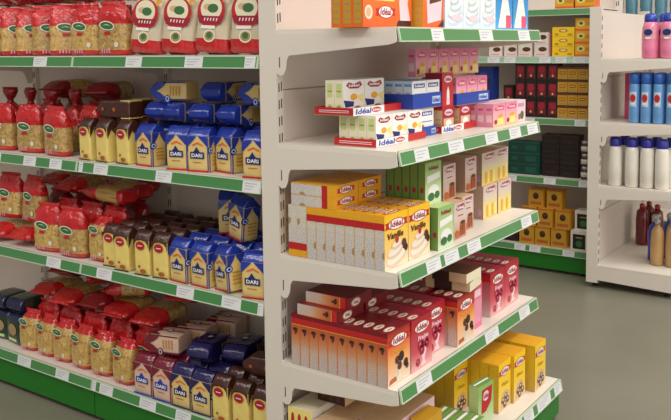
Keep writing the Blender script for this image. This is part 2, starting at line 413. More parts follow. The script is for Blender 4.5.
TW = [[], [(-0.644, -0.565), (-0.533, -0.462), (-0.311, -0.244), (-0.214, -0.148), (-0.107, -0.037)], [(-0.395, -0.339), (-0.096, -0.031)], [(-0.508, -0.45), (-0.279, -0.205), (-0.067, -0.014)], [(-0.46, -0.389), (-0.363, -0.293), (-0.157, -0.085)]]
side_unit('white steel end shelving with green price rails and stacked dessert cartons', 0, 0, .997, ZE, .40, ZE5, .495, 2.0, TE)
front_unit('pasta gondola bay against the slotted white post, with blue packs', -.92, -.066, 0., ZL, .42, ZL4, .03, 2.0, TLA, ends=(True, False))
front_unit('pasta gondola bay next along, holding only pasta bags', -1.776, -.922, 0., ZL, .42, ZL4, .03, 2.0, TLB, ends=(True, False))
front_unit('third pasta gondola bay, mostly beyond the picture edge', -2.632, -1.778, 0., ZL, .42, ZL4, .03, 2.0, [[]] * 4, ends=(True, False))
side_unit('white steel shelving of lotion bottles beside the tea and coffee shelves', .101, 2.677, .99, ZR, .42, ZR4, .42, 1.5675, [[]] * 5, kick='steel', group=None, zb0=.035)
front_unit('green-railed shelving of tea and coffee boxes across the aisle', -1.02, .034, 2.846, ZW, .40, ZW4, 2.843, 2.1, TW)
front_unit('tall shelving of aqua bottles seen over the lotion shelving', -.60, .75, 4.0, [1.50], .40, ZW4, 3.98, 1.95, [[], []])

# ------------------------------------------------------------------ carton makers
def logo(f, mb, cu, cv, w, h, rib=True, ink='crimson', ring='red'):
    """oval trade mark on a ribbon"""
    if rib: f.poly(mb, [(cu - w * .72, cv - h * .36), (cu + w * .72, cv - h * .30), (cu + w * .66, cv), (cu + w * .72, cv + h * .34), (cu - w * .72, cv + h * .28), (cu - w * .66, cv)], ring, .0004)
    f.oval(mb, cu, cv, w * .56, h * .56, ring, .0006); f.oval(mb, cu, cv, w * .5, h * .48, 'white', .0008)
    f.text(mb, 'Idéal', cu, cv + h * .02, w * .78, h * .6, ink, .0011, shear=.12)
def faces(t, w, h):
    """frames of an upright carton: front looks +x, sides look -y and +y"""
    return {'front': Face((t / 2, -w / 2, 0), (0, w, 0), (0, 0, h)), 'side': Face((-t / 2, -w / 2, 0), (t, 0, 0), (0, 0, h)),
            'top': Face((-t / 2, -w / 2, h), (t, 0, 0), (0, w, 0))}
def unit(f, lu, lv): return Face(f.O, f.U.normalized(), f.V.normalized())
def carton(kind, name, t, w, h, fm, front=None, side=None, top=None, parts=()):
    """fm: face materials; painters get (mesh, frame, width, height) in metres"""
    r = MB(); r.box(-t / 2, t / 2, -w / 2, w / 2, 0, h, fm['x0'] if 'x0' in fm else fm['x1'], fm)
    fr = faces(t, w, h); fr = {k: unit(f, 0, 0) for k, f in fr.items()}
    # glued seams of the end flaps
    fr['top'].rect(r, t * .46, 0, t * .5, w, fm.get('seam', 'greytext'), .0003) if fm.get('seam') else None
    if side: side(r, fr['side'], t, h)
    if front: front(r, fr['front'], w, h)
    if top: top(r, fr['top'], t, w)
    ps = []
    for n, face_, fn in parts:
        b = MB(); d = {'front': (w, h), 'side': (t, h), 'top': (t, w)}[face_]; fn(b, fr[face_], *d); ps.append((n, b))
    proto(kind, name, r, ps)
def swirl(mb, f, cu, cv, s, m1='whip_dark', m2='whip_light', n=4):
    """piped cream: tilted coils that narrow to a peak"""
    for k in range(n):
        q = 1 - k / n; ru = s * (.16 + .5 * q); x = cu + .05 * s * (-1) ** k; y = cv + s * .23 * k
        f.oval(mb, x, y, ru, s * (.1 + .16 * q), m1, .0005 + k * .0004, 18, .18)
        f.oval(mb, x - ru * .06, y + s * .05, ru * .92, s * (.06 + .12 * q), m2, .0007 + k * .0004, 18, .18)
    f.poly(mb, [(cu - s * .14, cv + s * .23 * (n - .7)), (cu + s * .16, cv + s * .23 * (n - .7)), (cu + s * .04, cv + s * .23 * (n + .3))], m2, .0007 + n * .0004)
# vanilla whipped cream cartons
def van_side(r, f, w, h):
    f.rect(r, 0, h * .86, w, h, 'amber'); f.rect(r, 0, h * .73, w, h * .86, 'red'); f.rect(r, 0, 0, w * .05, h * .73, 'amber', .0005)
    f.oval(r, w * .93, h * .28, w * .2, h * .07, 'kraft', .0005) if False else None
    f.poly(r, [(w * .72, h * .25), (w * .86, h * .2), (w, h * .22), (w, h * .34), (w * .82, h * .33)], 'kraft', .0005)
def van_pic(b, f, w, h):
    f.text(b, 'Vanille', w * .44, h * .6, w * .7, h * .12, 'brown', .0014, shear=.15)
    swirl(b, f, w * .47, h * .16, w * .66, n=3); f.oval(b, w * .5, h * .5, w * .075, w * .075, 'red', .002)
    f.oval(b, w * .82, h * .38, w * .11, w * .12, 'brown', .0008); f.oval(b, w * .9, h * .3, w * .08, w * .09, 'darkbrown', .001)
def idl(cu, cv, k, hh, **kw): return lambda b, f, w, h: logo(f, b, w * cu, h * cv, w * k, h * hh, **kw)
def toplogo(b, f, t, w):
    g = Face(f.p(t, 0, 0), f.V, -f.U); logo(g, b, w * .5, t * .5, w * .5, t * .62, rib=True)
carton('vanilla', 'dessert_carton', .0325, .124, .15, {'x1': 'van_front', 'x0': 'amber', 'y0': 'van_side', 'y1': 'van_side', 'z1': 'amber', 'z0': 'amber'},
       side=van_side, parts=[('brand_logo', 'front', idl(.5, .8, .67, .19)), ('cream_picture', 'front', van_pic), ('top_logo', 'top', toplogo)])
def van_side2(r, f, w, h):
    f.rect(r, 0, 0, w, h * .13, 'amber'); f.rect(r, 0, h * .13, w, h * .27, 'red'); f.poly(r, [(0, h * .62), (w * .25, h * .64), (w * .3, h * .74), (0, h * .76)], 'kraft', .0005)
carton('vanilla_back', 'dessert_carton', .0325, .124, .15, {'x1': 'van_front', 'y0': 'van_side', 'y1': 'van_side', 'z1': 'van_side', 'z0': 'amber'}, side=van_side2)
# chocolate
def choc_side(r, f, w, h):
    f.rect(r, 0, h * .92, w, h, 'darkred'); f.rect(r, 0, h * .8, w, h * .92, 'red'); f.rect(r, 0, h * .79, w, h * .805, 'amber', .0006)
    f.oval(r, w * .45, h * .70, w * .26, h * .035, 'darkbrown', .0006); f.poly(r, [(w * .3, h * .69), (w * .7, h * .69), (w * .55, h * .60), (w * .45, h * .60)], 'brown', .0007)
    f.rect(r, w * .93, 0, w, h * .79, 'orange', .0006)
def choc_pic(b, f, w, h):
    f.text(b, 'Chocolat', w * .5, h * .6, w * .66, h * .09, 'amber', .0014, shear=.15)
    f.poly(b, [(w * .34, h * .42), (w * .7, h * .42), (w * .56, h * .16), (w * .66, h * .05), (w * .38, h * .05), (w * .48, h * .16)], 'offwhite', .0006)
    for cu, cv, rr, m in ((.42, .43, .1, 'brown'), (.6, .46, .12, 'darkbrown'), (.52, .3, .1, 'brown'), (.8, .3, .1, 'darkbrown'), (.86, .22, .07, 'brown')): f.oval(b, w * cu, h * cv, w * rr, w * rr, m, .001)
    f.poly(b, [(w * .05, h * .03), (w * .4, h * .05), (w * .35, h * .14), (w * .1, h * .12)], 'caramel', .0006)
def topovals(b, f, t, w):
    g = Face(f.p(t, 0, 0), f.V, -f.U)
    g.oval(b, w * .3, t * .5, w * .2, t * .36, 'tan', .0005); g.oval(b, w * .3, t * .5, w * .15, t * .26, 'white', .0007); g.text(b, 'Idéal', w * .3, t * .5, w * .2, t * .3, 'crimson', .0009)
carton('choc', 'dessert_carton', .0328, .12, .152, {'x1': 'choc_front', 'x0': 'darkred', 'y0': 'choc_side', 'y1': 'choc_side', 'z1': 'darkred', 'z0': 'red'},
       side=choc_side, parts=[('brand_logo', 'front', idl(.5, .8, .67, .2)), ('chocolate_picture', 'front', choc_pic), ('top_logo', 'top', topovals)])
def straw_pic(b, f, w, h):
    f.text(b, 'Fraise', w * .55, h * .6, w * .5, h * .1, 'palepink', .0014, shear=.15)
    f.poly(b, [(w * .36, h * .44), (w * .78, h * .44), (w * .62, h * .14), (w * .72, h * .04), (w * .42, h * .04), (w * .52, h * .14)], 'palepink', .0006)
    for cu, cv, rr in ((.42, .46, .13), (.64, .5, .15), (.74, .42, .11), (.5, .34, .12), (.3, .14, .1)): f.oval(b, w * cu, h * cv, w * rr, w * rr, 'crimson', .001); f.oval(b, w * cu - w * .03, h * cv + w * .03, w * rr * .4, w * rr * .3, 'hotpink', .0013)
carton('straw', 'dessert_carton', .0328, .12, .152, {'x1': 'straw_front', 'x0': 'crimson', 'y0': 'straw_side', 'y1': 'straw_side', 'z1': 'crimson', 'z0': 'crimson'},
       side=lambda r, f, w, h: (f.rect(r, 0, h * .8, w, h * .92, 'red'), f.rect(r, 0, h * .92, w, h, 'crimson')),
       parts=[('brand_logo', 'front', idl(.5, .8, .67, .2)), ('strawberry_picture', 'front', straw_pic), ('top_logo', 'top', topovals)])
carton('pinkplain', 'dessert_carton', .0328, .1, .15, {'x1': 'pinkbox', 'y0': 'crimson', 'y1': 'crimson', 'z1': 'hotpink', 'z0': 'hotpink'},
       front=lambda r, f, w, h: (f.rect(r, w * .1, h * .12, w * .9, h * .62, 'pink'), f.rect(r, w * .1, h * .7, w * .9, h * .86, 'palepink')))
carton('brownbox', 'dessert_carton', .03, .11, .15, {'x1': 'brown', 'x0': 'brown', 'y0': 'tan', 'y1': 'tan', 'z1': 'cream', 'z0': 'tan'},
       front=lambda r, f, w, h: (f.oval(r, w * .3, h * .3, w * .16, w * .16, 'darkbrown'), f.oval(r, w * .6, h * .55, w * .2, w * .2, 'caramel')),
       side=lambda r, f, w, h: f.rect(r, 0, h * .2, w, h * .6, 'darkbrown'), parts=[('brand_logo', 'front', idl(.5, .82, .5, .12))])
# flan cartons of the third shelf
def flan_pic(b, f, w, h):
    f.poly(b, [(w * .3, h * .04), (w * .95, h * .06), (w * .92, h * .4), (w * .7, h * .48), (w * .5, h * .42), (w * .44, h * .2)], 'caramel', .0006)
    for k in range(3): f.rect(b, w * (.52 + k * .13), h * .07, w * (.57 + k * .13), h * .36, 'brown', .001)
    f.oval(b, w * .7, h * .43, w * .2, h * .05, 'brown', .0012); f.oval(b, w * .24, h * .14, w * .18, h * .11, 'caramel', .0008)
def vflan_pic(b, f, w, h):
    for k in range(4): f.poly(b, [(w * (.2 + .19 * k), h * .05), (w * (.36 + .19 * k), h * .05), (w * (.34 + .19 * k), h * (.4 + .05 * (k % 2))), (w * (.22 + .19 * k), h * .42)], 'paleyellow' if k % 2 else 'amber', .0006)
def smalllogo(b, f, w, h):
    f.poly(b, [(w * .16, h * .84), (w * .3, h * .93), (w * .84, h * .95), (w * .88, h * .84), (w * .7, h * .79), (w * .3, h * .78)], 'crimson', .0005)
    f.text(b, 'Idéal', w * .52, h * .86, w * .56, h * .09, 'white', .001)
carton('flan', 'flan_carton', .028, .085, .114, {'x1': 'flan_front', 'x0': 'flan_side', 'y0': 'flan_side', 'y1': 'flan_side', 'z1': 'tan', 'z0': 'tan'},
       front=lambda r, f, w, h: f.rect(r, w * .3, h * .62, w * .75, h * .65, 'caramel'), parts=[('brand_logo', 'front', smalllogo), ('flan_picture', 'front', flan_pic)])
carton('vflan', 'flan_carton', .028, .115, .114, {'x1': 'vflan_front', 'x0': 'flan_side', 'y0': 'flan_side', 'y1': 'flan_side', 'z1': 'tan', 'z0': 'tan'},
       side=lambda r, f, w, h: f.rect(r, w * .25, h * .1, w * .7, h * .4, 'hotpink') if False else f.rect(r, w * .3, h * .12, w * .75, h * .3, 'lilac'),
       parts=[('brand_logo', 'front', smalllogo), ('custard_picture', 'front', vflan_pic)])
def green_pic(b, f, w, h):
    f.poly(b, [(w * .1, h * .52), (w * .9, h * .6), (w * .9, h * .74), (w * .1, h * .68)], 'white', .0006); f.text(b, 'Idéal', w * .5, h * .86, w * .6, h * .1, 'crimson', .001)
    f.oval(b, w * .5, h * .3, w * .34, h * .16, 'white', .0008); f.oval(b, w * .36, h * .18, w * .2, h * .1, 'leaf', .001); f.oval(b, w * .72, h * .2, w * .16, h * .09, 'leaf', .001)
carton('green', 'dessert_carton', .027, .1, .128, {'x1': 'green_front', 'x0': 'green', 'y0': 'green', 'y1': 'green', 'z1': 'palegreen', 'z0': 'green'},
       side=lambda r, f, w, h: (f.rect(r, 0, 0, w * .14, h, 'leaf'), f.rect(r, w * .4, h * .3, w * .8, h * .42, 'crimson')), parts=[('green_picture', 'front', green_pic)])
# small cartons in display trays on the second shelf
def baby_pic(b, f, w, h):
    f.poly(b, [(0, h * .42), (w * .5, h * .36), (w * .46, h * .22), (w * .1, h * .2)], 'navy', .0006); f.oval(b, w * .48, h * .5, w * .16, h * .1, 'amber', .0008)
    f.oval(b, w * .66, h * .12, w * .2, h * .1, 'caramel', .0008); f.poly(b, [(w * .6, h * .5), (w * .95, h * .6), (w * .95, h * .3)], 'paleyellow', .0005)
def redword(b, f, w, h):
    f.poly(b, [(w * .12, h * .84), (w * .24, h * .94), (w * .5, h * .88), (w * .8, h * .95), (w * .9, h * .84), (w * .7, h * .74), (w * .3, h * .75)], 'crimson', .0005)
    f.text(b, 'Idéal', w * .5, h * .84, w * .5, h * .08, 'white', .001)
def baby_side(r, f, w, h):
    f.rect(r, w * .2, h * .5, w * .8, h * .9, 'palegreen'); f.oval(r, w * .5, h * .2, w * .34, h * .1, 'palegreen'); f.oval(r, w * .5, h * .2, w * .2, h * .06, 'kraft', .0006); f.rect(r, w * .25, h * .66, w * .75, h * .7, 'kraft', .0006)
for kd, w_, h_ in (('baby', .085, .085), ('babywide', .106, .095)):
    carton(kd, 'cream_dessert_carton', .03, w_, h_, {'x1': 'white', 'x0': 'cream', 'y0': 'cream', 'y1': 'cream', 'z1': 'white', 'z0': 'white'}, side=baby_side,
           parts=[('brand_logo', 'front', redword), ('dessert_picture', 'front', baby_pic)])
def ice_pic(b, f, w, h):
    f.rect(b, w * .12, h * .74, w * .9, h * .9, 'blue', .0006); f.text(b, 'Idéal', w * .5, h * .82, w * .6, h * .1, 'white', .001); f.rect(b, w * .1, h * .5, w * .9, h * .54, 'skyblue', .0006)
    f.poly(b, [(w * .08, h * .4), (w * .2, h * .44), (w * .4, h * .2), (w * .72, h * .12), (w * .7, h * .04), (w * .2, h * .06)], 'caramel', .0006); f.oval(b, w * .84, h * .16, w * .1, h * .07, 'navy', .0008)
carton('ice', 'cream_dessert_carton', .03, .084, .083, {'x1': 'white', 'x0': 'paleblue', 'y0': 'paleblue', 'y1': 'paleblue', 'z1': 'skyblue', 'z0': 'white'},
       side=lambda r, f, w, h: (f.rect(r, w * .1, h * .8, w * .9, h * .9, 'skyblue'), f.rect(r, w * .25, h * .25, w * .75, h * .6, 'lilac')), parts=[('dessert_picture', 'front', ice_pic)])
def pinkc_pic(b, f, w, h):
    f.poly(b, [(w * .1, h * .78), (w * .5, h * .92), (w * .92, h * .86), (w * .86, h * .7), (w * .2, h * .68)], 'hotpink', .0006); f.text(b, 'Idéal', w * .52, h * .79, w * .5, h * .09, 'white', .001)
    f.poly(b, [(w * .3, h * .06), (w * .85, h * .06), (w * .75, h * .5), (w * .45, h * .5)], 'paleyellow', .0006); f.oval(b, w * .58, h * .44, w * .2, h * .09, 'amber', .0008); f.oval(b, w * .2, h * .2, w * .12, h * .1, 'crimson', .0008)
for kd, w_, h_ in (('pinkc', .075, .09), ('pinkw', .1, .078)):
    carton(kd, 'cream_dessert_carton', .03, w_, h_, {'x1': 'pinkc_front', 'x0': 'pink', 'y0': 'pink', 'y1': 'pink', 'z1': 'palepink', 'z0': 'pink'},
           side=lambda r, f, w, h: (f.rect(r, w * .15, h * .2, w * .85, h * .5, 'palepink'), f.rect(r, w * .2, h * .7, w * .8, h * .8, 'hotpink')), parts=[('dessert_picture', 'front', pinkc_pic)])
def redpic(b, f, w, h):
    f.poly(b, [(w * .36, h * .08), (w * .66, h * .08), (w * .62, h * .5), (w * .52, h * .62), (w * .4, h * .5)], 'palepink', .0006); f.oval(b, w * .5, h * .4, w * .1, h * .12, 'white', .001)
    f.oval(b, w * .52, h * .82, w * .36, h * .1, 'palepink', .0006); f.text(b, 'Idéal', w * .52, h * .82, w * .5, h * .1, 'crimson', .001)
carton('redtall', 'cream_dessert_carton', .03, .075, .11, {'x1': 'red', 'x0': 'red', 'y0': 'crimson', 'y1': 'crimson', 'z1': 'red', 'z0': 'red'}, parts=[('bottle_picture', 'front', redpic)])
def redpic2(b, f, w, h):
    f.rect(b, w * .1, h * .1, w * .9, h * .56, 'tan', .0006); f.oval(b, w * .5, h * .34, w * .24, h * .16, 'white', .0008); f.oval(b, w * .62, h * .18, w * .2, h * .1, 'leaf', .001)
    f.oval(b, w * .5, h * .8, w * .34, h * .13, 'palepink', .0006); f.text(b, 'Idéal', w * .5, h * .8, w * .48, h * .12, 'crimson', .001)
carton('redtan', 'cream_dessert_carton', .035, .085, .078, {'x1': 'crimson', 'x0': 'red', 'y0': 'tan', 'y1': 'tan', 'z1': 'red', 'z0': 'red'},
       side=lambda r, f, w, h: (f.rect(r, 0, 0, w * .1, h, 'red'), f.rect(r, 0, h * .9, w, h, 'red'), f.rect(r, w * .3, h * .3, w * .8, h * .34, 'kraft'), f.rect(r, w * .3, h * .5, w * .8, h * .54, 'kraft')), parts=[('dessert_picture', 'front', redpic2)])
carton('whitepink', 'cream_dessert_carton', .03, .08, .078, {'x1': 'palepink', 'x0': 'offwhite', 'y0': 'offwhite', 'y1': 'offwhite', 'z1': 'offwhite', 'z0': 'offwhite'},
       side=lambda r, f, w, h: (f.rect(r, w * .2, h * .3, w * .8, h * .8, 'palegreen'), f.rect(r, w * .3, h * .1, w * .7, h * .2, 'pink')),
       parts=[('dessert_picture', 'front', lambda b, f, w, h: (f.rect(b, w * .15, h * .7, w * .8, h * .86, 'lilac', .0006), f.oval(b, w * .6, h * .3, w * .2, h * .2, 'leaf', .0006), f.oval(b, w * .3, h * .24, w * .14, h * .14, 'caramel', .0008)))])
# display trays
def tray(name_kind, x0, x1, y0, y1, h, m, mark):
    b = MB(); t = .0016
    b.box(x0, x1, y0, y1, 0, t, 'kraft'); b.box(x0, x1, y0, y0 + t, t, h, m); b.box(x0, x1, y1 - t, y1, t, h, m); b.box(x1 - t, x1, y0 + t, y1 - t, t, h, m); b.box(x0, x0 + t, y0 + t, y1 - t, t, h, m)
    s = Face((x0, y0, 0), (1, 0, 0), (0, 0, 1)); f = Face((x1, y0, 0), (0, 1, 0), (0, 0, 1)); L = y1 - y0; D = x1 - x0
    if m == 'red':
        for v in (.35, .58): s.rect(b, D * .12, h * v, D * .9, h * (v + .09), 'palepink')
    g = MB()
    if m == 'red':
        f.rect(g, 0, 0, L * .62, h, 'white'); f.text(g, 'Idéal', L * .2, h * .5, L * .3, h * .7, 'blue', .0008, shear=.2); f.oval(g, L * .46, h * .5, L * .1, h * .34, 'red', .0006); f.text(g, 'Idéal', L * .46, h * .5, L * .15, h * .32, 'white', .001)
    else:
        f.rect(g, L * .66, h * .25, L * .95, h * .75, 'paleblue'); f.text(g, 'Idéal', L * .8, h * .5, L * .24, h * .34, 'blue', .0008)
    proto(name_kind, 'display_tray', b, [('tray_logo', g)])
# big cartons of the top shelf
def orange_side(r, f, w, h):
    f.rect(r, w * .14, h * .05, w * .86, h * .95, 'gold'); [f.rect(r, w * .25, h * (.1 + .1 * k), w * .75, h * (.13 + .1 * k), 'kraft', .0006) for k in range(8)]
def orange_pic(b, f, w, h):
    f.oval(b, w * .1, h * .2, w * .075, w * .075, 'offwhite', .0008); f.oval(b, w * .1, h * .2, w * .05, w * .05, 'tan', .001)
    f.poly(b, [(w * .66, h * .02), (w * .98, h * .02), (w * .98, h * .1), (w * .7, h * .1)], 'darkbrown', .0006)
    f.poly(b, [(w * .74, h * .1), (w * .96, h * .1), (w * .9, h * .34), (w * .96, h * .6), (w * .76, h * .6), (w * .72, h * .36)], 'palepink', .0008); f.oval(b, w * .85, h * .52, w * .07, h * .06, 'lilac', .001)
    f.rect(b, w * .22, h * .36, w * .62, h * .41, 'paleyellow', .0006); f.rect(b, w * .22, h * .41, w * .62, h * .62, 'white', .0006)
    for k in range(4): f.rect(b, w * (.26 + .09 * k), h * .44, w * (.31 + .09 * k), h * .6, 'navy', .0008)
carton('orange', 'cake_mix_carton', .034, .255, .2, {'x1': 'orange_front', 'x0': 'orange', 'y0': 'orange', 'y1': 'orange', 'z1': 'orange', 'z0': 'orange'}, side=orange_side,
       parts=[('brand_logo', 'front', idl(.44, .21, .28, .16)), ('cake_picture', 'front', orange_pic)])
def orange2_pic(b, f, w, h):
    f.poly(b, [(w * .2, h * .06), (w * .86, h * .12), (w * .96, h * .8), (w * .1, h * .86)], 'palepink', .0006); f.poly(b, [(w * .3, h * .34), (w * .86, h * .4), (w * .84, h * .8), (w * .28, h * .8)], 'brown', .0008)
    for k in range(3): f.rect(b, w * .36, h * (.42 + .11 * k), w * .8, h * (.46 + .11 * k), 'tan', .001)
    f.poly(b, [(w * .7, h * .02), (w, h * .02), (w, h * .14)], 'darkbrown', .0008)
carton('orange2', 'cake_mix_carton', .034, .124, .2, {'x1': 'orange_front', 'x0': 'orange', 'y0': 'gold', 'y1': 'gold', 'z1': 'orange', 'z0': 'orange'}, side=orange_side, parts=[('cake_picture', 'front', orange2_pic)])
def whip_pic(b, f, w, h):
    swirl(b, f, w * .56, h * .14, w * .66, 'paleblue', 'white', 5); f.oval(b, w * .25, h * .66, w * .22, h * .12, 'navy', .0022); f.text(b, 'Idéal', w * .25, h * .66, w * .34, h * .1, 'white', .003); f.oval(b, w * .72, h * .86, w * .1, h * .1, 'brown', .003)
    f.oval(b, w * .6, h * .16, w * .3, h * .05, 'palepink', .0022)
carton('whip', 'whipped_cream_carton', .034, .118, .2, {'x1': 'cream_front', 'x0': 'white', 'y0': 'paleblue', 'y1': 'paleblue', 'z1': 'white', 'z0': 'white'}, parts=[('cream_picture', 'front', whip_pic)])
def cone_pic(b, f, w, h):
    f.poly(b, [(w * .12, h * .03), (w * .9, h * .03), (w * .78, h * .3), (w * .66, h * .56), (w * .52, h * .84), (w * .38, h * .56), (w * .26, h * .3)], 'white', .0006)
    for k in range(4): f.poly(b, [(w * (.2 + .06 * k), h * (.1 + .17 * k)), (w * (.84 - .07 * k), h * (.16 + .17 * k)), (w * (.84 - .07 * k), h * (.19 + .17 * k))], 'offwhite', .0008)
    f.rect(b, w * .56, h * .03, w * .86, h * .24, 'hotpink', .001); f.oval(b, w * .5, h * .9, w * .34, h * .06, 'navy', .001); f.text(b, 'Idéal', w * .5, h * .9, w * .5, h * .06, 'white', .0014)
carton('cone', 'whipped_cream_carton', .034, .145, .2, {'x1': 'blue_front', 'x0': 'skyblue', 'y0': 'skyblue', 'y1': 'skyblue', 'z1': 'skyblue', 'z0': 'blue'}, parts=[('cream_picture', 'front', cone_pic)])
# bottom shelf
def yel_pic(b, f, w, h):
    f.poly(b, [(w * .16, h * .04), (w * .86, h * .04), (w * .8, h * .34), (w * .6, h * .4), (w * .3, h * .36)], 'tan', .0006)
    for cu, cv in ((.35, .2), (.58, .26), (.5, .1), (.74, .16)): f.oval(b, w * cu, h * cv, w * .13, h * .07, 'brown', .0008); f.oval(b, w * cu, h * (cv + .02), w * .05, h * .03, 'offwhite', .001)
    f.text(b, 'Flan', w * .5, h * .54, w * .5, h * .08, 'gold', .001)
carton('yel', 'dessert_carton', .033, .1, .165, {'x1': 'yel_front', 'x0': 'yellow', 'y0': 'yel_side', 'y1': 'yel_side', 'z1': 'amber', 'z0': 'yellow'},
       side=lambda r, f, w, h: f.rect(r, w * .94, 0, w, h, 'gold'), parts=[('brand_logo', 'front', idl(.5, .8, .67, .16)), ('flan_picture', 'front', yel_pic)])
def grn_pic(b, f, w, h):
    f.poly(b, [(w * .2, h * .42), (w * .24, h * .9), (w * .9, h * .92), (w * .84, h * .6), (w * .5, h * .44)], 'red', .0006); f.oval(b, w * .48, h * .76, w * .2, h * .1, 'palepink', .0009); f.text(b, 'Idéal', w * .5, h * .76, w * .36, h * .1, 'crimson', .0012)
carton('grn', 'dessert_carton', .034, .09, .16, {'x1': 'green_front', 'x0': 'green', 'y0': 'palegreen', 'y1': 'green', 'z1': 'green', 'z0': 'green'},
       top=lambda r, f, t, w: f.rect(r, t * .35, w * .04, t * .55, w * .96, 'white'), parts=[('brand_emblem', 'front', grn_pic)])
carton('grnlow', 'dessert_carton', .034, .1, .082, {'x1': 'green_front', 'x0': 'green', 'y0': 'palegreen', 'y1': 'green', 'z1': 'green', 'z0': 'green'},
       top=lambda r, f, t, w: f.rect(r, t * .3, w * .06, t * .6, w * .94, 'white'), front=lambda r, f, w, h: f.rect(r, w * .3, h * .5, w * .8, h * .86, 'red'))
def bar(kind, w, L, h, top, sidem, end, ink):
    """long flat carton lying with its end towards the near side; runs along +y"""
    r = MB(); r.box(-w / 2, w / 2, 0, L, 0, h, sidem, {'z1': top, 'y0': end})
    f = Face((-w / 2, 0, 0), (1, 0, 0), (0, 0, 1)); s = Face((w / 2, 0, 0), (0, 1, 0), (0, 0, 1)); g = r
    for k in range(3): f.oval(g, w * (.2 + .28 * k), h * .5, w * .07, h * .3, ink, .0005)
    for k in range(4): s.poly(g, [(L * (.1 + .22 * k), h * .2), (L * (.16 + .22 * k), h * .2), (L * (.2 + .22 * k), h * .8), (L * (.14 + .22 * k), h * .7)], 'lilac' if k % 2 else 'greytext', .0005)
    proto(kind, 'biscuit_carton', r)
bar('barcream', .088, .3, .076, 'cream', 'offwhite', 'paleyellow', 'red')
bar('barpale', .105, .34, .066, 'tan', 'palepink', 'cream', 'lilac')
bar('barbrown', .1, .3, .03, 'brown', 'tan', 'darkbrown', 'brown')
carton('ochre', 'dessert_carton', .05, .1, .13, {'x1': 'gold', 'x0': 'gold', 'y0': 'yel_side', 'y1': 'gold', 'z1': 'gold', 'z0': 'gold'}, front=lambda r, f, w, h: f.rect(r, w * .2, h * .2, w * .8, h * .6, 'caramel'))
carton('plum', 'dessert_carton', .05, .1, .085, {'x1': 'darkred', 'x0': 'darkred', 'y0': 'crimson', 'y1': 'darkred', 'z1': 'crimson', 'z0': 'darkred'}, front=lambda r, f, w, h: f.rect(r, w * .2, h * .5, w * .8, h * .8, 'navy'))

# ------------------------------------------------------------------ cartons on the end shelving
UNIT = 'of the end shelving'
# top shelf
z = ZE[0]
for k in range(3): put('orange', (.32 - .017 - .0343 * k, .098, z), '%s of the wide orange cake cartons on the top shelf %s' % (['front one', 'second', 'third'][k], UNIT), 'carton', 'orange cake cartons')
for k in range(3): put('orange2', (.354 - .017 - .0343 * k, .294, z), 'narrow orange cake carton beside the white cream ones, %s' % (['front one', 'middle one', 'rear one'][k]), 'carton', 'orange cake cartons')
for j, (y, n) in enumerate(((.4135, 'beside the orange cartons'), (.534, 'in the middle of the white ones'), (.655, 'beside the blue cartons'))):
    for k in range(2): put('whip', (.36 - .017 - .0343 * k, y, z), 'white whipped cream carton %s, %s' % (n, 'behind another' if k else 'in front'), 'carton', 'whipped cream cartons')
for j, y in enumerate((.789, .936 - .012)):
    for k in range(2): put('cone', (.36 - .017 - .0343 * k, y + .0, z), 'blue carton with a white cream cone, %s, top shelf %s' % ('next to the white cartons' if j == 0 else 'at the far shelf end', 'front' if k == 0 else 'behind another'), 'carton', 'whipped cream cartons')
# second shelf
z = ZE[1]
tray('tray_low', -.068, .072, -.14, .14, .022, 'red', 1); tray('tray_up', -.066, .066, -.13, .13, .022, 'red', 1)
tray('tray_blue', -.07, .07, -.09, .09, .046, 'blue', 1); tray('tray_bluelow', -.06, .06, -.048, .048, .03, 'blue', 1); tray('tray_pink', -.07, .07, -.125, .125, .04, 'blue', 1); tray('tray_redlow', -.06, .06, -.125, .125, .022, 'red', 1)
put('tray_low', (.238, .185, z), 'red and white display tray standing on the second shelf under another tray', 'tray', 'display trays')
for a in range(4):
    for j in range(3): put('baby', (.290 - .031 * a, .095 + .0865 * j, z + .0018), 'white dessert carton in the lower red tray, row %s back, %s from near' % (ORD[a], ORD[j]), 'carton', 'white dessert cartons')
zt = z + .0018 + .0882 - .003
put('tray_up', (.188, .147, zt), 'red and white display tray stacked on the white dessert cartons', 'tray', 'display trays')
for a in range(2):
    for j in range(2): put('babywide', (.2 - .031 * a, .08 + .108 * j, zt + .0018), 'white dessert carton in the upper red tray, %s, %s' % ('front' if a == 0 else 'behind another', 'near end' if j == 0 else 'far end'), 'carton', 'white dessert cartons')
put('tray_bluelow', (.232, .378, z), 'blue display tray on the second shelf beside the lower red tray', 'tray', 'display trays')
for a in range(3): put('ice', (.27 - .032 * a, .378, z + .0018), '%s pale blue dessert carton in the lower blue tray' % ['front', 'middle', 'rear'][a], 'carton', 'pale blue dessert cartons')
put('tray_blue', (.222, .37, zt), 'blue display tray stacked on cartons beside the upper red tray', 'tray', 'display trays')
for a in range(4):
    for j in range(2): put('ice', (.272 - .0325 * a,   .3265 + .087 * j, zt + .0018), 'pale blue dessert carton in the upper blue tray, %s back, %s side' % (ORD[a], 'near' if j == 0 else 'far'), 'carton', 'pale blue dessert cartons')
put('tray_redlow', (.238, .575, z), 'red and white display tray holding red and tan cartons, second shelf', 'tray', 'display trays')
for j in range(2):
    for a in range(3): put('redtan', (.276 - .036 * a, .505 + .12 * j, z + .0018), 'red and tan dessert carton in a red tray, %s back, %s one' % (ORD[a], 'near' if j == 0 else 'far'), 'carton', 'red and tan dessert cartons')
for a in range(2): put('redtall', (.276 - .031 * a, .505, z + .08), 'tall red carton with a white bottle picture, %s, on red and tan cartons' % ('front' if a == 0 else 'behind another'), 'carton', 'red bottle cartons')
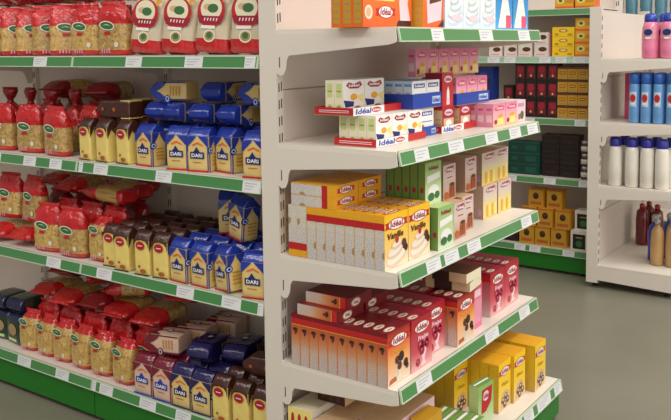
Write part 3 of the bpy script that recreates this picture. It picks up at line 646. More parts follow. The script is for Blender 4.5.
for j in range(3):
    for a in range(3):
        k = 'whitepink' if j == 2 else 'pinkw'
        put(k, (.338 - .031 * a, (.765, .868, .955)[j], z), '%s carton on the second shelf, %s, %s' % ('white and green' if j == 2 else 'pink custard', ('by the red tray', 'in the middle', 'at the far shelf end')[j], ('front', 'second back', 'third back')[a]), 'carton', 'pink dessert cartons')
zp = z + .0785
put('tray_pink', (.225, .685, zp + .002), 'blue display tray holding pink cartons above the red and tan ones', 'tray', 'display trays')
for a in range(4):
    for j in range(3): put('pinkc', (.276 - .0325 * a, .602 + .08 * j, zp + .0038), 'pink dessert carton in the blue tray, %s back, %s from the near side' % (ORD[a], ORD[j]), 'carton', 'pink dessert cartons')
for j in range(3): put('straw', (.1 + 0 * j, .5 + .125 * j, z), 'crimson carton standing at the back of the second shelf, %s from near side' % ORD[j], 'carton', 'tall pink cartons')
for j in range(6):
    put('pinkc', (.18, .505 + .078 * j, zt + .0895), 'pink carton in the topmost row of the second shelf, %s from near side' % ORD[j], 'carton', 'pink dessert cartons')
# third shelf
z = ZE[2]
for a in range(8):
    for j in range(2): put('vanilla', (.3465 - .0328 * a, .0625 + .1275 * j, z), 'yellow vanilla carton, %s row, %s counting back from the shelf front' % ('near' if j == 0 else 'second', ORD[a]), 'carton', 'vanilla cartons')
for a in range(2): put('vanilla_back', (.0835 - .0328 * a, .0625, z), 'vanilla carton with red band at its foot, %s the post' % ('second from' if a == 0 else 'against'), 'carton', 'vanilla cartons')
for j in range(2):
    for k in range(2): put('vanilla', (.046, .0625 + .1275 * j, z + .1505 + .0328 * k + .01625), 'vanilla carton lying on the standing ones, %s row, %s' % ('near' if j == 0 else 'second', 'lower' if k == 0 else 'upper'), 'carton', 'vanilla cartons', rot=(0, PI / 2, 0))
for a in range(5):
    put('green', (.366 - .0275 * a, .322, z), 'green dessert carton on the third shelf beside vanilla cartons, %s back' % ORD[a], 'carton', 'green dessert cartons')
    put('green', (.322 - .0275 * a, .325, z + .1285), 'green dessert carton stacked on other green ones, %s back' % ORD[a], 'carton', 'green dessert cartons')
def flans(kd, x, y, zz, n, txt):
    for a in range(n): put(kd, (x - .014 - .0285 * a, y, zz), '%s, %s counting back' % (txt, ORD[a]), 'carton', 'flan cartons')
flans('flan', .36, .455, z, 4, 'pink caramel flan carton, lower layer beside green cartons'); flans('flan', .33, .57, z, 4, 'pink caramel flan carton, lower layer in the middle')
flans('vflan', .305, .8, z, 5, 'yellow custard flan carton, lower layer near row'); flans('vflan', .305, .925, z, 5, 'yellow custard flan carton, lower layer at shelf end')
for a in range(4): put('flan', (.20 - .0285 * a, .68, z), 'pink flan carton in the gap between the stacks, %s counting back' % ORD[a], 'carton', 'flan cartons')
z2 = z + .1148
flans('flan', .315, .47, z2, 4, 'pink caramel flan carton, upper layer beside green cartons'); flans('flan', .30, .655, z2, 5, 'pink caramel flan carton, upper layer in the middle')
flans('vflan', .295, .81, z2, 5, 'yellow custard flan carton, upper layer near row'); flans('vflan', .29, .93, z2, 5, 'yellow custard flan carton, upper layer at shelf end')
# fourth shelf
z = ZE[3]
for a in range(10): put('choc', (.3535 - .0332 * a, .0605, z), 'chocolate dessert carton in the near row of the fourth shelf, %s from the front' % ORD[a], 'carton', 'chocolate cartons')
for j, (y, x, n) in enumerate(((.185, .373, 8), (.31, .35, 7))):
    for a in range(n): put('straw', (x - .0165 - .0332 * a, y, z), 'red strawberry carton, %s row behind the chocolate ones, %s from the front' % (ORD[j], ORD[a]), 'carton', 'strawberry cartons')
for a in range(3): put('choc', (.388 - .0165 - .0332 * a, .442, z), 'chocolate carton among the strawberry ones beside the pink one, %s from the front' % ORD[a], 'carton', 'chocolate cartons')
for a in range(3): put('straw', (.25 - .0332 * a, .442, z), 'red strawberry carton behind the lone chocolate ones, %s from the front' % ORD[a], 'carton', 'strawberry cartons')
for a in range(4): put('pinkplain', (.362 - .0165 - .0332 * a, .562, z), 'plain pink carton beside the lone chocolate carton, %s from the front' % ORD[a], 'carton', 'strawberry cartons')
for j, (y, x) in enumerate(((.755, .355), (.885, .352))):
    for a in range(8): put('straw', (x - .0165 - .0332 * a, y, z), 'red strawberry carton, %s row at the far shelf end, %s from the front' % ('near' if j == 0 else 'last', ORD[a]), 'carton', 'strawberry cartons')
for k in range(2): put('brownbox', (.235, .50, z + .153 + .0304 * k + .015), 'brown carton lying on the lone chocolate ones, %s' % ('lower' if k == 0 else 'upper'), 'carton', 'brown cartons', rot=(0, PI / 2, .12 - .1 * k))
put('choc', (.062, .0605, z + .1525 + .0166), 'chocolate carton lying on the near row, under another', 'carton', 'chocolate cartons', rot=(0, PI / 2, 0))
put('choc', (.075, .085, z + .1525 + .0332 + .0168), 'chocolate carton lying topmost on the near row', 'carton', 'chocolate cartons', rot=(0, PI / 2, 0))
for k in range(1): put('choc', (.06, .195, z + .1525 + .0166), 'chocolate carton lying on the first strawberry row', 'carton', 'chocolate cartons', rot=(0, PI / 2, 0))
# bottom shelf
z = ZE5
for j, (y, x) in enumerate(((.655, .427), (.758, .437), (.885, .462))):
    for a in range(9 if j < 2 else 7): put('yel', (x - .017 - .0334 * a, y, z), 'yellow flan carton on the bottom shelf, %s row, %s from the front' % (('near', 'middle', 'far')[j], ORD[a]), 'carton', 'yellow flan cartons')
for a in range(5): put('yel', (.30 - .0334 * a, .55, z), 'yellow flan carton behind the upright green one, %s from the front' % ORD[a], 'carton', 'yellow flan cartons')
put('grn', (.43, .465, z), 'green carton with red emblem standing against the yellow cartons', 'carton', 'green cartons', rz=-.12)
for a in range(4): put('grnlow', (.452 - .036 * a, .352, z), 'low green carton with white-edged top on the bottom shelf, %s from the front' % ORD[a], 'carton', 'green cartons')
for a in range(2): put('ochre', (.29 - .055 * a, .37 - .02, z), 'ochre carton behind the low green ones, %s' % ('front' if a == 0 else 'rear'), 'carton', 'ochre cartons') if False else None
for k in range(2):
    put('barcream', (.06, .006, z + .0765 * k), 'cream biscuit carton lying against the post on the bottom shelf, %s' % ('lower' if k == 0 else 'upper'), 'carton', 'biscuit cartons')
    put('barpale', (.163, .004, z + .0665 * k), 'pale pink biscuit carton lying in the second row, %s' % ('lower' if k == 0 else 'upper'), 'carton', 'biscuit cartons')
    put('barpale', (.272, .01, z + .0665 * k), 'pale pink biscuit carton lying in the third row, %s' % ('lower' if k == 0 else 'upper'), 'carton', 'biscuit cartons')
put('barbrown', (.115, .09, z + .1535), 'brown flat carton lying across the biscuit cartons, lower', 'carton', 'biscuit cartons')
put('barbrown', (.105, .11, z + .184), 'brown flat carton lying across the biscuit cartons, topmost', 'carton', 'biscuit cartons')
put('ochre', (.36, .235, z), 'ochre carton standing beside the plum one on the bottom shelf', 'carton', 'ochre cartons')
put('ochre', (.345, .25 + .17, z), 'ochre carton standing behind the low green ones on the bottom shelf', 'carton', 'ochre cartons') if False else None
put('plum', (.39, .12, z), 'plum red carton at the shelf corner beside the ochre one', 'carton', 'ochre cartons')

# ------------------------------------------------------------------ bags
def super_ring(a, b, z, e, n, rnd, j, dx=0, dy=0):
    r = []
    for i in range(n):
        t = 2 * PI * i / n; c, s = math.cos(t), math.sin(t)
        x = a * math.copysign(abs(c) ** (2 / e), c); y = b * math.copysign(abs(s) ** (2 / e), s)
        k = 1 + rnd.uniform(-j, j); r.append((x * k + dx, y * k + dy + rnd.uniform(-j, j) * .012, z + rnd.uniform(-j, j) * .02 * (0 if z <= 0 else 1)))
    return r
def loft_parts(prof, n, e, j, seed, cuts, top=0.):
    """prof: (z, half width, half depth); cuts: list of (from index, to index, material, cap0, cap1) -> one MB each"""
    rnd = random.Random(seed); out = []; rs = []; lx = ly = 0.; zt = prof[-1][0]
    for z, a, b in prof:
        if top and z > .62 * zt: lx += rnd.uniform(-.35, .35) * top; ly += rnd.uniform(-.4, .3) * top
        rs.append(super_ring(a, b, z, e, n, rnd, j * (1.5 if top and z > .5 * zt else 1), lx, ly))
    for i0, i1, m, c0, c1 in cuts:
        mb = MB(); mb.rings(rs[i0:i1 + 1], m, c0, c1); out.append(mb)
    return out
def pasta_bag(kind, W_, D_, H_, seed, fill='pasta', red='film_red', TOPI=7, lv=.55):
    w, d, h = W_ / 2, D_ / 2, H_
    P = [(0, .8, .55), (.03, .95, .86), (.1, 1, .96), (.17, .96, 1), (.27, .99, 1), (.38, .97, .98), (.48, 1, 1), (.58, .97, .95), (.66, 1, .88), (.74, .92, .8), (.81, .95, .6), (.87, .84, .4), (.92, .74, .2), (.95, .84, .1), (1, .8, .07)]
    P = [(z * h, a * w, b * d) for z, a, b in P]
    base, body, top, fin = loft_parts(P, 22, 3.2, .035, seed, [(0, 2, red, True, False), (2, TOPI, fill, False, False), (TOPI, 12, red, False, False), (12, 14, red, False, True)], .011)
    lab = MB(); f = Face((0, -d * 1.06, 0), (1, 0, 0), (0, 0, 1))
    f.oval(lab, -w * .1, h * lv, w * .5, h * .085, 'white', .0004, 20, -.12); f.oval(lab, -w * .1, h * lv, w * .44, h * .068, 'leaf', .0008, 20, -.12)
    f.poly(lab, [(-w * .4, h * (lv + .005)), (-w * .1, h * (lv + .03)), (w * .18, h * (lv - .01)), (-w * .1, h * (lv + .01))], 'palegreen', .0012); f.rect(lab, -w * .3, h * (lv - .17), w * .08, h * (lv - .11), 'red', .0004)
    g = body; f.oval(g, w * .5, h * .2, w * .14, h * .05, 'offwhite', .0004)
    for k in range(4): f.rect(g, w * (-.5 + .16 * k), h * .05, w * (-.42 + .16 * k), h * .12, 'film_pink', .0004)
    proto(kind, 'pasta_bag', body, [('bag_foot', base), ('bag_top', top), ('crimped_seal', fin), ('brand_label', lab)])
for s in range(4): pasta_bag('pasta%d' % s, .138, .064, .185, 11 + s, 'pasta_tri' if s in (1, 2) else 'pasta')
pasta_bag('pasta_tall', .106, .07, .16, 31, 'pasta', TOPI=10, lv=.74)
pasta_bag('pasta_knot', .12, .07, .17, 37, 'pasta_tri', 'film_darkred')
pasta_bag('pasta_dark', .13, .08, .19, 33, 'pasta', 'film_darkred')
pasta_bag('spag', .085, .06, .27, 35, 'spaghetti')
def knot_bag(kind, seed):
    """bag gathered into a neck under a flared crown of film"""
    P = [(0, .05, .03), (.012, .058, .036), (.05, .062, .04), (.1, .061, .038), (.14, .052, .034), (.165, .03, .024), (.178, .014, .013), (.188, .012, .011), (.2, .024, .016), (.222, .036, .022), (.24, .034, .016)]
    body, top, crown = loft_parts(P, 22, 2.4, .07, seed, [(0, 3, 'pasta_tri', True, False), (3, 6, 'film_red', False, False), (6, 10, 'film_darkred', False, True)])
    proto(kind, 'pasta_bag', body, [('bag_top', top), ('gathered_crown', crown)])
knot_bag('knot', 39); knot_bag('knot2', 41)
def rice_bag(kind, seed):
    w, d, h = .0685, .033, .2
    P = [(0, .9, .5), (.04, .98, .85), (.12, 1, .95), (.21, 1, 1), (.32, .98, 1), (.45, .97, .96), (.58, .97, .85), (.72, .96, .66), (.84, .95, .4), (.91, .93, .16), (.95, .95, .07), (1, .98, .05)]
    base, body, top = loft_parts([(z * h, a * w, b * d) for z, a, b in P], 22, 3.2, .03, seed, [(0, 3, 'film_red', True, False), (3, 8, 'film_white', False, False), (8, 11, 'film_white', False, True)])
    f = Face((0, -d * 1.05, 0), (1, 0, 0), (0, 0, 1)); lab = MB()
    f.oval(lab, 0, h * .64, w * .78, h * .26, 'red', .0004, 24); f.oval(lab, 0, h * .68, w * .6, h * .19, 'cream', .0008, 24); f.poly(lab, [(-w * .76, h * .56), (w * .76, h * .56), (w * .6, h * .44), (-w * .6, h * .44)], 'crimson', .001)
    f.oval(lab, w * .1, h * .68, w * .3, h * .07, 'leaf', .0012); f.oval(lab, -w * .2, h * .7, w * .25, h * .05, 'tan', .0011)
    for k in range(5): f.poly(lab, [(w * (-.36 + .17 * k), h * .482), (w * (-.31 + .17 * k), h * .482), (w * (-.27 + .17 * k), h * .53), (w * (-.34 + .17 * k), h * .525)], 'white', .0014)
    g = body; f.oval(g, 0, h * .25, w * .34, h * .1, 'cream', .0004); f.oval(g, 0, h * .25, w * .26, h * .075, 'kraft', .0008); f.oval(g, 0, h * .26, w * .16, h * .05, 'leaf', .001); f.rect(g, -w * .5, h * .36, w * .3, h * .41, 'white', .0006)
    f.poly(g, [(w * .6, h * .78), (w * .95, h * .84), (w * .9, h * .96), (w * .66, h * .95)], 'amber', .0008)
    proto(kind, 'rice_bag', body, [('bag_foot', base), ('bag_top', top), ('brand_label', lab)])
for s in range(2): rice_bag('rice%d' % s, 51 + s)
def brick(kind, name, w, d, h, body, top, seed, deco, sq=.045):
    """paper or film brick with a folded gable top"""
    w /= 2; d /= 2
    P = [(0, .93, .9), (.03, 1, 1), (.2, 1.02, 1.02), (.45, 1.03, 1.03), (.68, 1.01, 1.01), (.8, 1, 1), (.88, .98, .85), (.95, .97, .5), (1, .95, .3), (1.0, .8, .16)]
    bd, tp = loft_parts([(z * h, a * w, b * d) for z, a, b in P], 28, 9, .012, seed, [(0, 5, body, True, False), (5, 9, top, False, True)])
    f = Face((-w, -d * 1.03 - .0012, 0), (1, 0, 0), (0, 0, 1)); s = Face((w * 1.03 + .0012, -d, 0), (0, 1, 0), (0, 0, 1))
    proto(kind, name, bd, [('folded_top', tp)] + deco(f, s, 2 * w, 2 * d, h))
def dari_deco(main, dark, foot):
    def fn(f, s, w, d, h):
        g = MB(); q = []
        f.poly(g, [(0, h * .8), (0, h * .56), (w * .1, h * .6), (w * .24, h * .68), (w * .36, h * .74), (w * .46, h * .8)], dark, .0006); f.poly(g, [(w, h * .8), (w * .54, h * .8), (w * .64, h * .74), (w * .76, h * .68), (w * .9, h * .6), (w, h * .56)], dark, .0006)
        f.rect(g, 0, 0, w, h * .04, foot, .0006); f.rect(g, w * .95, .0, w, h * .8, dark, .0005)
        f.poly(g, [(w * .24, h * .61), (w * .5, h * .68), (w * .76, h * .61), (w * .74, h * .585), (w * .5, h * .64), (w * .26, h * .585)], 'orange', .0008)
        f.rect(g, w * .26, h * .21, w * .66, h * .225, 'caramel', .0008)
        s.poly(g, [(0, h * .8), (0, h * .52), (d * .2, h * .58), (d * .4, h * .7), (d * .5, h * .8)], dark, .0006); s.poly(g, [(d, h * .8), (d * .5, h * .8), (d * .6, h * .7), (d * .8, h * .58), (d, h * .52)], dark, .0006)
        s.rect(g, 0, 0, d * .07, h * .6, dark, .0006); s.rect(g, d * .93, 0, d, h * .6, dark, .0006)
        for k in range(4): s.rect(g, d * .26, h * (.16 + .08 * k), d * .78, h * (.19 + .08 * k), 'gold', .0008)
        lab = MB(); f.rect(lab, w * .16, h * .3, w * .8, h * .45, 'navy' if dark != 'film_maroon' else 'blue', .001); f.poly(lab, [(w * .3, h * .45), (w * .62, h * .45), (w * .54, h * .5), (w * .46, h * .57), (w * .38, h * .5)], 'navy' if dark != 'film_maroon' else 'blue', .001)
        f.text(lab, 'DARI', w * .48, h * .375, w * .5, h * .085, 'white', .0016)
        em = MB(); s.oval(em, d * .06, h * .5, d * .24, h * .085, dark, .0012, 8); s.oval(em, d * .08, h * .5, d * .15, h * .05, 'paleblue', .0016); s.oval(em, d * .08, h * .5, d * .09, h * .03, dark, .002)
        k = Face((w / 2, d / 2 * 1.03 + .0012, 0), (-1, 0, 0), (0, 0, 1)); bk = MB()
        k.poly(bk, [(0, h * .8), (0, h * .5), (w * .3, h * .72), (w * .5, h * .6), (w * .7, h * .72), (w, h * .5), (w, h * .8)], dark, .0006); k.rect(bk, w * .46, 0, w * .54, h * .62, dark, .0006); k.oval(bk, w * .5, h * .4, w * .16, h * .1, dark, .0009, 8); k.oval(bk, w * .5, h * .4, w * .1, h * .06, 'paleblue', .0012)
        return [('printed_border', g), ('brand_label', lab), ('round_emblem', em), ('face_print', bk)]
    return fn
brick('dari', 'couscous_pack', .083, .062, .142, 'film_cream', 'film_blue', 71, dari_deco(0, 'film_blue', 'red'))
brick('dari_navy', 'couscous_pack', .088, .064, .142, 'film_cream', 'film_navy', 72, dari_deco(0, 'film_navy', 'film_navy'))
brick('dari_maroon', 'couscous_pack', .088, .064, .142, 'film_rose', 'film_maroon', 73, dari_deco(0, 'film_maroon', 'blue'))
brick('navy_lie', 'couscous_pack', .088, .064, .142, 'film_navy', 'film_navy', 75, dari_deco(0, 'film_navy', 'film_navy'))
def tria_deco(f, s, w, d, h):
    g = MB(); f.poly(g, [(0, h * .82), (0, h * .6), (w * .06, h * .72), (w * .2, h * .79), (w * .5, h * .81), (w * .8, h * .79), (w * .94, h * .72), (w, h * .6), (w, h * .82)], 'film_brown', .0006)
    s.poly(g, [(0, h * .82), (0, h * .55), (d * .3, h * .76), (d * .7, h * .6), (d, h * .5), (d, h * .82)], 'film_brown', .0006)
    f.oval(g, w * .6, h * .1, w * .2, h * .05, 'caramel', .0006); f.oval(g, w * .35, h * .2, w * .08, h * .03, 'caramel', .0006); f.rect(g, 0, 0, w, h * .03, 'film_brown', .0006)
    lab = MB(); f.oval(lab, w * .46, h * .68, w * .3, h * .1, 'red', .001); f.oval(lab, w * .46, h * .68, w * .2, h * .06, 'crimson', .0014); f.rect(lab, w * .3, h * .665, w * .62, h * .69, 'palepink', .0018)
    return [('printed_border', g), ('brand_label', lab)]
brick('tria_lie', 'semolina_pack', .066, .06, .16, 'film_brown', 'film_brown', 82, lambda f, s, w, d, h: [('cream_end', (lambda g: (g.box(-w * .46, w * .46, -d * .53, d * .53, .001, .045, 'film_yellow'), g)[-1])(MB())), ('face_print', (lambda g: (s.oval(g, d * .5, h * .45, d * .12, d * .12, 'caramel', .0006), s.oval(g, d * .5, h * .8, d * .1, d * .1, 'caramel', .0006), g)[-1])(MB()))])
brick('tria', 'semolina_pack', .066, .06, .15, 'film_yellow', 'film_brown', 81, tria_deco)
brick('dark_pack', 'dark_pasta_pack', .1, .06, .12, 'film_green', 'film_dark', 91, lambda f, s, w, d, h: [('face_print', (lambda g: (f.oval(g, w * .5, h * .5, w * .3, h * .2, 'kraft', .0006), f.rect(g, w * .2, h * .1, w * .8, h * .2, 'palegreen', .0006), g)[-1])(MB()))])

G0 = .0002
def bag(kd, x, y, z, label, cat, grp, rz=0., tilt=0., roll=0.): return put(kd, (x, y, z + G0 + abs(tilt) * .04 + abs(roll) * .045), label, cat, grp, rot=(tilt, roll, rz))
def lie(kd, x, y, z, label, cat, grp, rz=0., th=.035, L=.1): 
    """lying on its back, head towards the shopper when rz is 0"""
    return put(kd, (x + math.sin(rz) * -L * 0, y, z + th + G0), label, cat, grp, rot=(PI / 2, 0, rz))
PB, RB, CP, SP = 'red pasta bags', 'rice bags', 'couscous packs', 'semolina packs'
def pb(k, x, y, z, l, rz=0., t=0.): bag('pasta%d' % k if isinstance(k, int) else k, x, y, z, l, 'pasta bag', PB, rz, t)
def pl(k, x, y, z, l, rz=0.): lie('pasta%d' % k if isinstance(k, int) else k, x, y, z, l, 'pasta bag', PB, rz, .037)
# top pasta shelf
z = ZL[0]
for i, (x, y, rz, k) in enumerate(((-1.66, .085, 1.0, 0), (-1.56, .085, 1.0, 1), (-1.46, .085, .98, 2), (-1.36, .085, 1.0, 3), (-1.26, .085, .98, 0), (-1.16, .085, 1.0, 1), (-1.052, .085, .85, 3), (-.902, .052, .12, 0), (-.752, .05, .1, 1))):
    pb(k, x, y, z, 'red-topped pasta bag in the top shelf front row, %s from the rice bags' % ORD[8 - i], rz)
for i, (x, rz, t) in enumerate(((-.602, .14, -.09), (-.452, .18, -.06), (-.301, .1, -.1), (-.149, .12, -.06))):
    bag('rice%d' % (i % 2), x, .062, z, 'cream rice bag with red oval on the top shelf, %s from the white post' % ORD[3 - i], 'rice bag', RB, rz, t, (.07, .09, .06, .03)[i])
for i, (x, rz) in enumerate(((-1.6, .3), (-1.44, -.2), (-1.28, .25), (-1.12, -.3), (-.95, .2), (-.79, -.2))):
    pb('pasta_dark' if i % 2 else i % 4, x, .24, z, 'dark red pasta bag behind the top shelf front row, %s from the pasta end' % ORD[i], rz)
for i, (x, y, rz) in enumerate(((-1.55, .25, .06), (-1.38, .26, .02), (-1.21, .24, .08), (-1.04, .26, .03), (-.86, .25, .08))):
    pl(i % 4, x, y, z + .193, 'pasta bag lying on the top shelf bags, %s from the pasta end' % ORD[i], rz)
for i, x in enumerate((-.58, -.39, -.2)): bag('rice%d' % (i % 2), x, .2, z, 'cream rice bag in the second row of the top shelf, %s' % ('by the pasta', 'in the middle', 'by the post')[i], 'rice bag', RB, .1 * (i - 1))
# second pasta shelf
z = ZL[1]
for i, (x, y, rz, k) in enumerate(((-1.62, .06, -.1, 0), (-1.45, .06, .1, 2), (-1.275, .065, .12, 2), (-1.1, .055, -.05, 1), (-1.0, .135, -.2, 2))):
    pb(k, x, y, z, 'red-topped pasta bag, second shelf front row, %s from the semolina packs' % ORD[4 - i], rz)
for i, (x, rz, k) in enumerate(((-1.59, .2, 'knot'), (-1.45, -.3, 'knot2'), (-1.31, .4, 'knot'), (-1.16, -.2, 'knot2'))):
    bag(k, x, .185, z, 'knotted pasta bag rising behind the second shelf front row, %s from the semolina packs' % ORD[4 - i], 'pasta bag', PB, rz)
for i, (x, rz) in enumerate(((-1.5, .1), (-1.34, -.1), (-1.18, .1), (-1.03, -.1))): pb('pasta_dark' if i % 2 else i, x, .32, z, 'pasta bag at the back of the second shelf, %s from the semolina packs' % ORD[3 - i], rz)
pl('pasta_dark', -1.09, .35, z + .192, 'dark red pasta bag lying on the second shelf bags by the semolina packs', .35)
pl('pasta_dark', -1.38, .41, z + .192, 'dark red pasta bag lying on the back of the second shelf', -.1)
for i, (x, y) in enumerate(((-.903, .05), (-.806, .046), (-.703, .05))): bag('tria', x, y, z, 'brown and yellow semolina pack, second shelf front row, %s from the couscous packs' % ORD[2 - i], 'semolina pack', SP, -.05)
for i, x in enumerate((-.90, -.80, -.705)): bag('tria', x, .125, z, 'semolina pack in the second row, second shelf, %s from the couscous packs' % ORD[2 - i], 'semolina pack', SP)
for i, x in enumerate((-.92, -.82, -.72)): bag('tria', x, .2, z, 'semolina pack in the third row, second shelf, %s from the couscous packs' % ORD[2 - i], 'semolina pack', SP)
for i, (x, y, rz) in enumerate(((-.70, .085, -PI / 2 + .06), (-.73, .165, -PI / 2 - .05))):
    lie('tria_lie', x, y, z + .152, 'dark brown semolina pack lying lengthwise on the standing ones, %s' % ('front', 'rear')[i], 'semolina pack', SP, rz, .032)
for i, (x, y, rz) in enumerate(((-.598, .055, -.05), (-.444, .05, .2), (-.354, .056, .16), (-.262, .085, -.15), (-.112, .048, .12))):
    bag('dari', x, y, z, 'blue and cream couscous pack, second shelf front row, %s from the white post' % ORD[4 - i], 'couscous pack', CP, rz)
bag('dari', -.178, .152, z, 'blue and cream couscous pack in the second shelf front row gap, set back', 'couscous pack', CP, -.1)
for i, x in enumerate((-.60, -.495, -.40)): bag('dari', x, .15, z, 'couscous pack in the second row, second shelf, %s from the semolina packs' % ORD[i], 'couscous pack', CP, .05 * (-1) ** i)
for i, x in enumerate((-.60, -.495, -.39, -.285, -.18)): bag('dari', x, .23, z, 'couscous pack in the third row, second shelf, %s from the semolina packs' % ORD[i], 'couscous pack', CP, .05 * (-1) ** i)
for i, (x, rz) in enumerate(((-.61, .1), (-.507, -.06), (-.40, .1), (-.262, -.05))): lie('dari', x, .068 + .142, z + .147, 'couscous pack lying blue top forward on the second shelf, %s from the post' % ORD[3 - i], 'couscous pack', CP, rz, .034)
for i, (x, y, rz) in enumerate(((-.49, .15, -PI / 2 + .25), (-.37, .235, .1), (-.10, .15, -PI / 2 + .12))): lie('dari', x, y, z + .147 + .07, 'couscous pack topmost on the second shelf, %s from the white post' % ORD[2 - i], 'couscous pack', CP, rz, .034)
# third pasta shelf
z = ZL[2]
for i, (x, y, rz, k) in enumerate(((-1.66, .06, 0, 1), (-1.175, .055, .12, 0), (-1.02, .05, .08, 1), (-.886, .07, .0, 'pasta_tall'))):
    pb(k, x, y, z, 'red-topped pasta bag standing on the third shelf, %s from the semolina packs' % ORD[3 - i], rz)
pl(0, -1.345, .19, z, 'pasta bag lying at the third shelf edge with its red top forward', .05)
pl(1, -1.495, .19, z, 'pasta bag lying on the third shelf beside another, further along', -.05)
for i, (x, rz) in enumerate(((-1.335, -.1), (-1.495, .1))): pb(i + 2, x, .1, z + .08, 'pasta bag propped on the lying bags of the third shelf, %s' % ('beside the standing ones', 'further along')[i], rz, -.1)
for i, (x, rz) in enumerate(((-1.19, .0), (-1.043, -.0), (-.9, .0))): pb(i, x, .157, z, 'red pasta bag in the second row of the third shelf, %s from the far end' % ORD[i], rz)
for i, (x, rz) in enumerate(((-1.38, .1), (-1.22, .1), (-1.07, -.1), (-.92, .1))): pb('pasta_dark', x, .26, z, 'dark red pasta bag, third row of third shelf, %s from the far end' % ORD[i], rz)
for i, (x, y, rz, kd) in enumerate(((-.80, .13, -PI / 2 - .1, 'spag'), (-1.2, .32, -.05, 1), (-.83, .232, -PI / 2 - .1, 'spag'), (-1.37, .36, .05, 0), (-.93, .345, -PI / 2 - .1, 'pasta_tall'))):
    pl(kd, x, y, z + .193, '%s lying on the third shelf bags, %s' % ('long spaghetti bag' if kd == 'spag' else 'red pasta bag', ('front', 'beside the spaghetti', 'rear', 'further along', 'at the back')[i]), rz)
for i, (x, y) in enumerate(((-.7915, .05), (-.713, .035), (-.61, .035), (-.528, .042))):
    bag('tria', x, y, z, 'brown and yellow semolina pack, third shelf front row, %s from the couscous packs' % ORD[3 - i], 'semolina pack', SP, .1)
    for k in range(4): bag('tria', x + .004 * k, y + .07 + .066 * k, z, 'brown semolina pack, third shelf, row %s back, %s from the couscous packs' % (('two', 'three', 'four', 'five')[k], ORD[3 - i]), 'semolina pack', SP, .04)
for i, x in enumerate((-.44, -.345)): bag('dari', x, .045, z, 'blue couscous pack in the third shelf front row, %s semolina packs' % ('beside the', 'second from the')[i], 'couscous pack', CP, -.06)
for i, x in enumerate((-.44, -.345, -.25, -.155)):
    for k in range(3): bag('dari', x, .125 + .07 * k, z, 'blue couscous pack on the third shelf, row %s back, %s from the post' % (('two', 'three', 'four')[k], ORD[3 - i]), 'couscous pack', CP, .03 * (-1) ** i)
bag('dari', -.235, .04, z, 'couscous pack slumped sideways at the third shelf edge', 'couscous pack', CP, -.3, 0, -.1)
bag('dari', -.122, .042, z, 'couscous pack at the third shelf edge against the white post', 'couscous pack', CP, .2)
bag('dari', -.25, .12, z + .146, 'couscous pack standing tilted on top of the third shelf packs', 'couscous pack', CP, -.25, .02, .14)
bag('dari', -.36, .19, z + .146, 'couscous pack standing on others behind the tilted one', 'couscous pack', CP, .6)
# bottom pasta shelf
z = ZL4
for i, (x, y) in enumerate(((-1.385, .10), (-1.273, .10), (-1.165, .098), (-1.05, .095), (-.93, .092), (-.80, .085))):
    pb('pasta_tall', x, y, z, 'pasta bag with green label, bottom shelf front row, %s from the couscous packs' % ORD[5 - i], .06 * (-1) ** i)
for i, x in enumerate((-1.37, -1.22, -1.07, -.92, -.775)):
    pb(i % 4, x, .178, z, 'red pasta bag, bottom shelf second row, %s from the couscous packs' % ORD[4 - i], .04 * (-1) ** i); pb((i + 1) % 4, x + .01, .262, z, 'red pasta bag, bottom shelf third row, %s from the couscous packs' % ORD[4 - i], .04 * (-1) ** i)
for i, (x, y, rz, kd) in enumerate(((-1.37, .30, .1, 0), (-1.214, .275, .08, 1), (-1.06, .30, .1, 'pasta_dark'), (-.907, .28, .08, 3), (-.755, .29, .1, 1))):
    pl(kd, x, y, z + .193, 'red pasta bag lying on the bottom shelf heap, %s from the couscous packs' % ORD[4 - i], rz)
for i, (x, y, rz, kd) in enumerate(((-1.36, .36, .3, 'pasta_dark'), (-1.2, .32, .9, 0), (-.845, .27, -1.0, 2), (-.70, .38, .3, 1))):
    pl(kd, x, y, z + .193 + .076, 'red pasta bag topmost on the bottom shelf heap, %s from the couscous packs' % ORD[3 - i], rz)
for i, (x, y, rz) in enumerate(((-1.60, .12, .1), (-1.492, .115, -.1), (-1.55, .2, .1))):
    bag('dark_pack', x, y, z, 'dark green pack at the far end of the bottom shelf, %s' % ('far one', 'beside the red bags', 'behind the others')[i], 'pack', 'dark packs', rz)
for i, (x, y) in enumerate(((-1.61, .2), (-1.50, .21))): lie('dark_pack', x, y, z + .123, 'dark pack lying on the dark green packs, %s' % ('far one', 'beside the red bags')[i], 'pack', 'dark packs', .03, .033)
for i, (x, kd) in enumerate(((-.66, 'dari_maroon'), (-.565, 'dari_maroon'), (-.472, 'dari_navy'), (-.378, 'dari_navy'))):
    n = 'maroon' if kd == 'dari_maroon' else 'navy blue'
    bag(kd, x, .07, z, '%s and cream couscous pack, bottom shelf front row, %s the red pasta bags' % (n, ('beside', 'second from', 'third from', 'fourth from')[i]), 'couscous pack', CP, .05)
    for k in range(3): bag(kd, x, .147 + .07 * k, z, '%s couscous pack on the bottom shelf, row %s back, %s from the pasta' % (n, ('two', 'three', 'four')[k], ORD[i]), 'couscous pack', CP)
for i, (x, y, rz, zz, kd) in enumerate(((-.55, .14, -PI / 2 + .25, .147, 'dari_maroon'), (-.525, .248, -PI / 2 + .25, .147, 'dari_maroon'), (-.49, .37, -PI / 2 + .2, .147, 'dari_maroon'), (-.455, .215, .2, .147, 'navy_lie'), (-.345, .27, .2, .147, 'navy_lie'), (-.25, .405, .05, .147, 'navy_lie'))):
    lie(kd, x, y, z + zz, '%s couscous pack lying on the bottom shelf packs, %s' % ('maroon' if kd == 'dari_maroon' else 'navy blue', ('nearest the front', 'in the middle', 'at the back', 'beside the maroon', 'by the brown packs', 'at the back')[i]), 'couscous pack', CP, rz, .034)
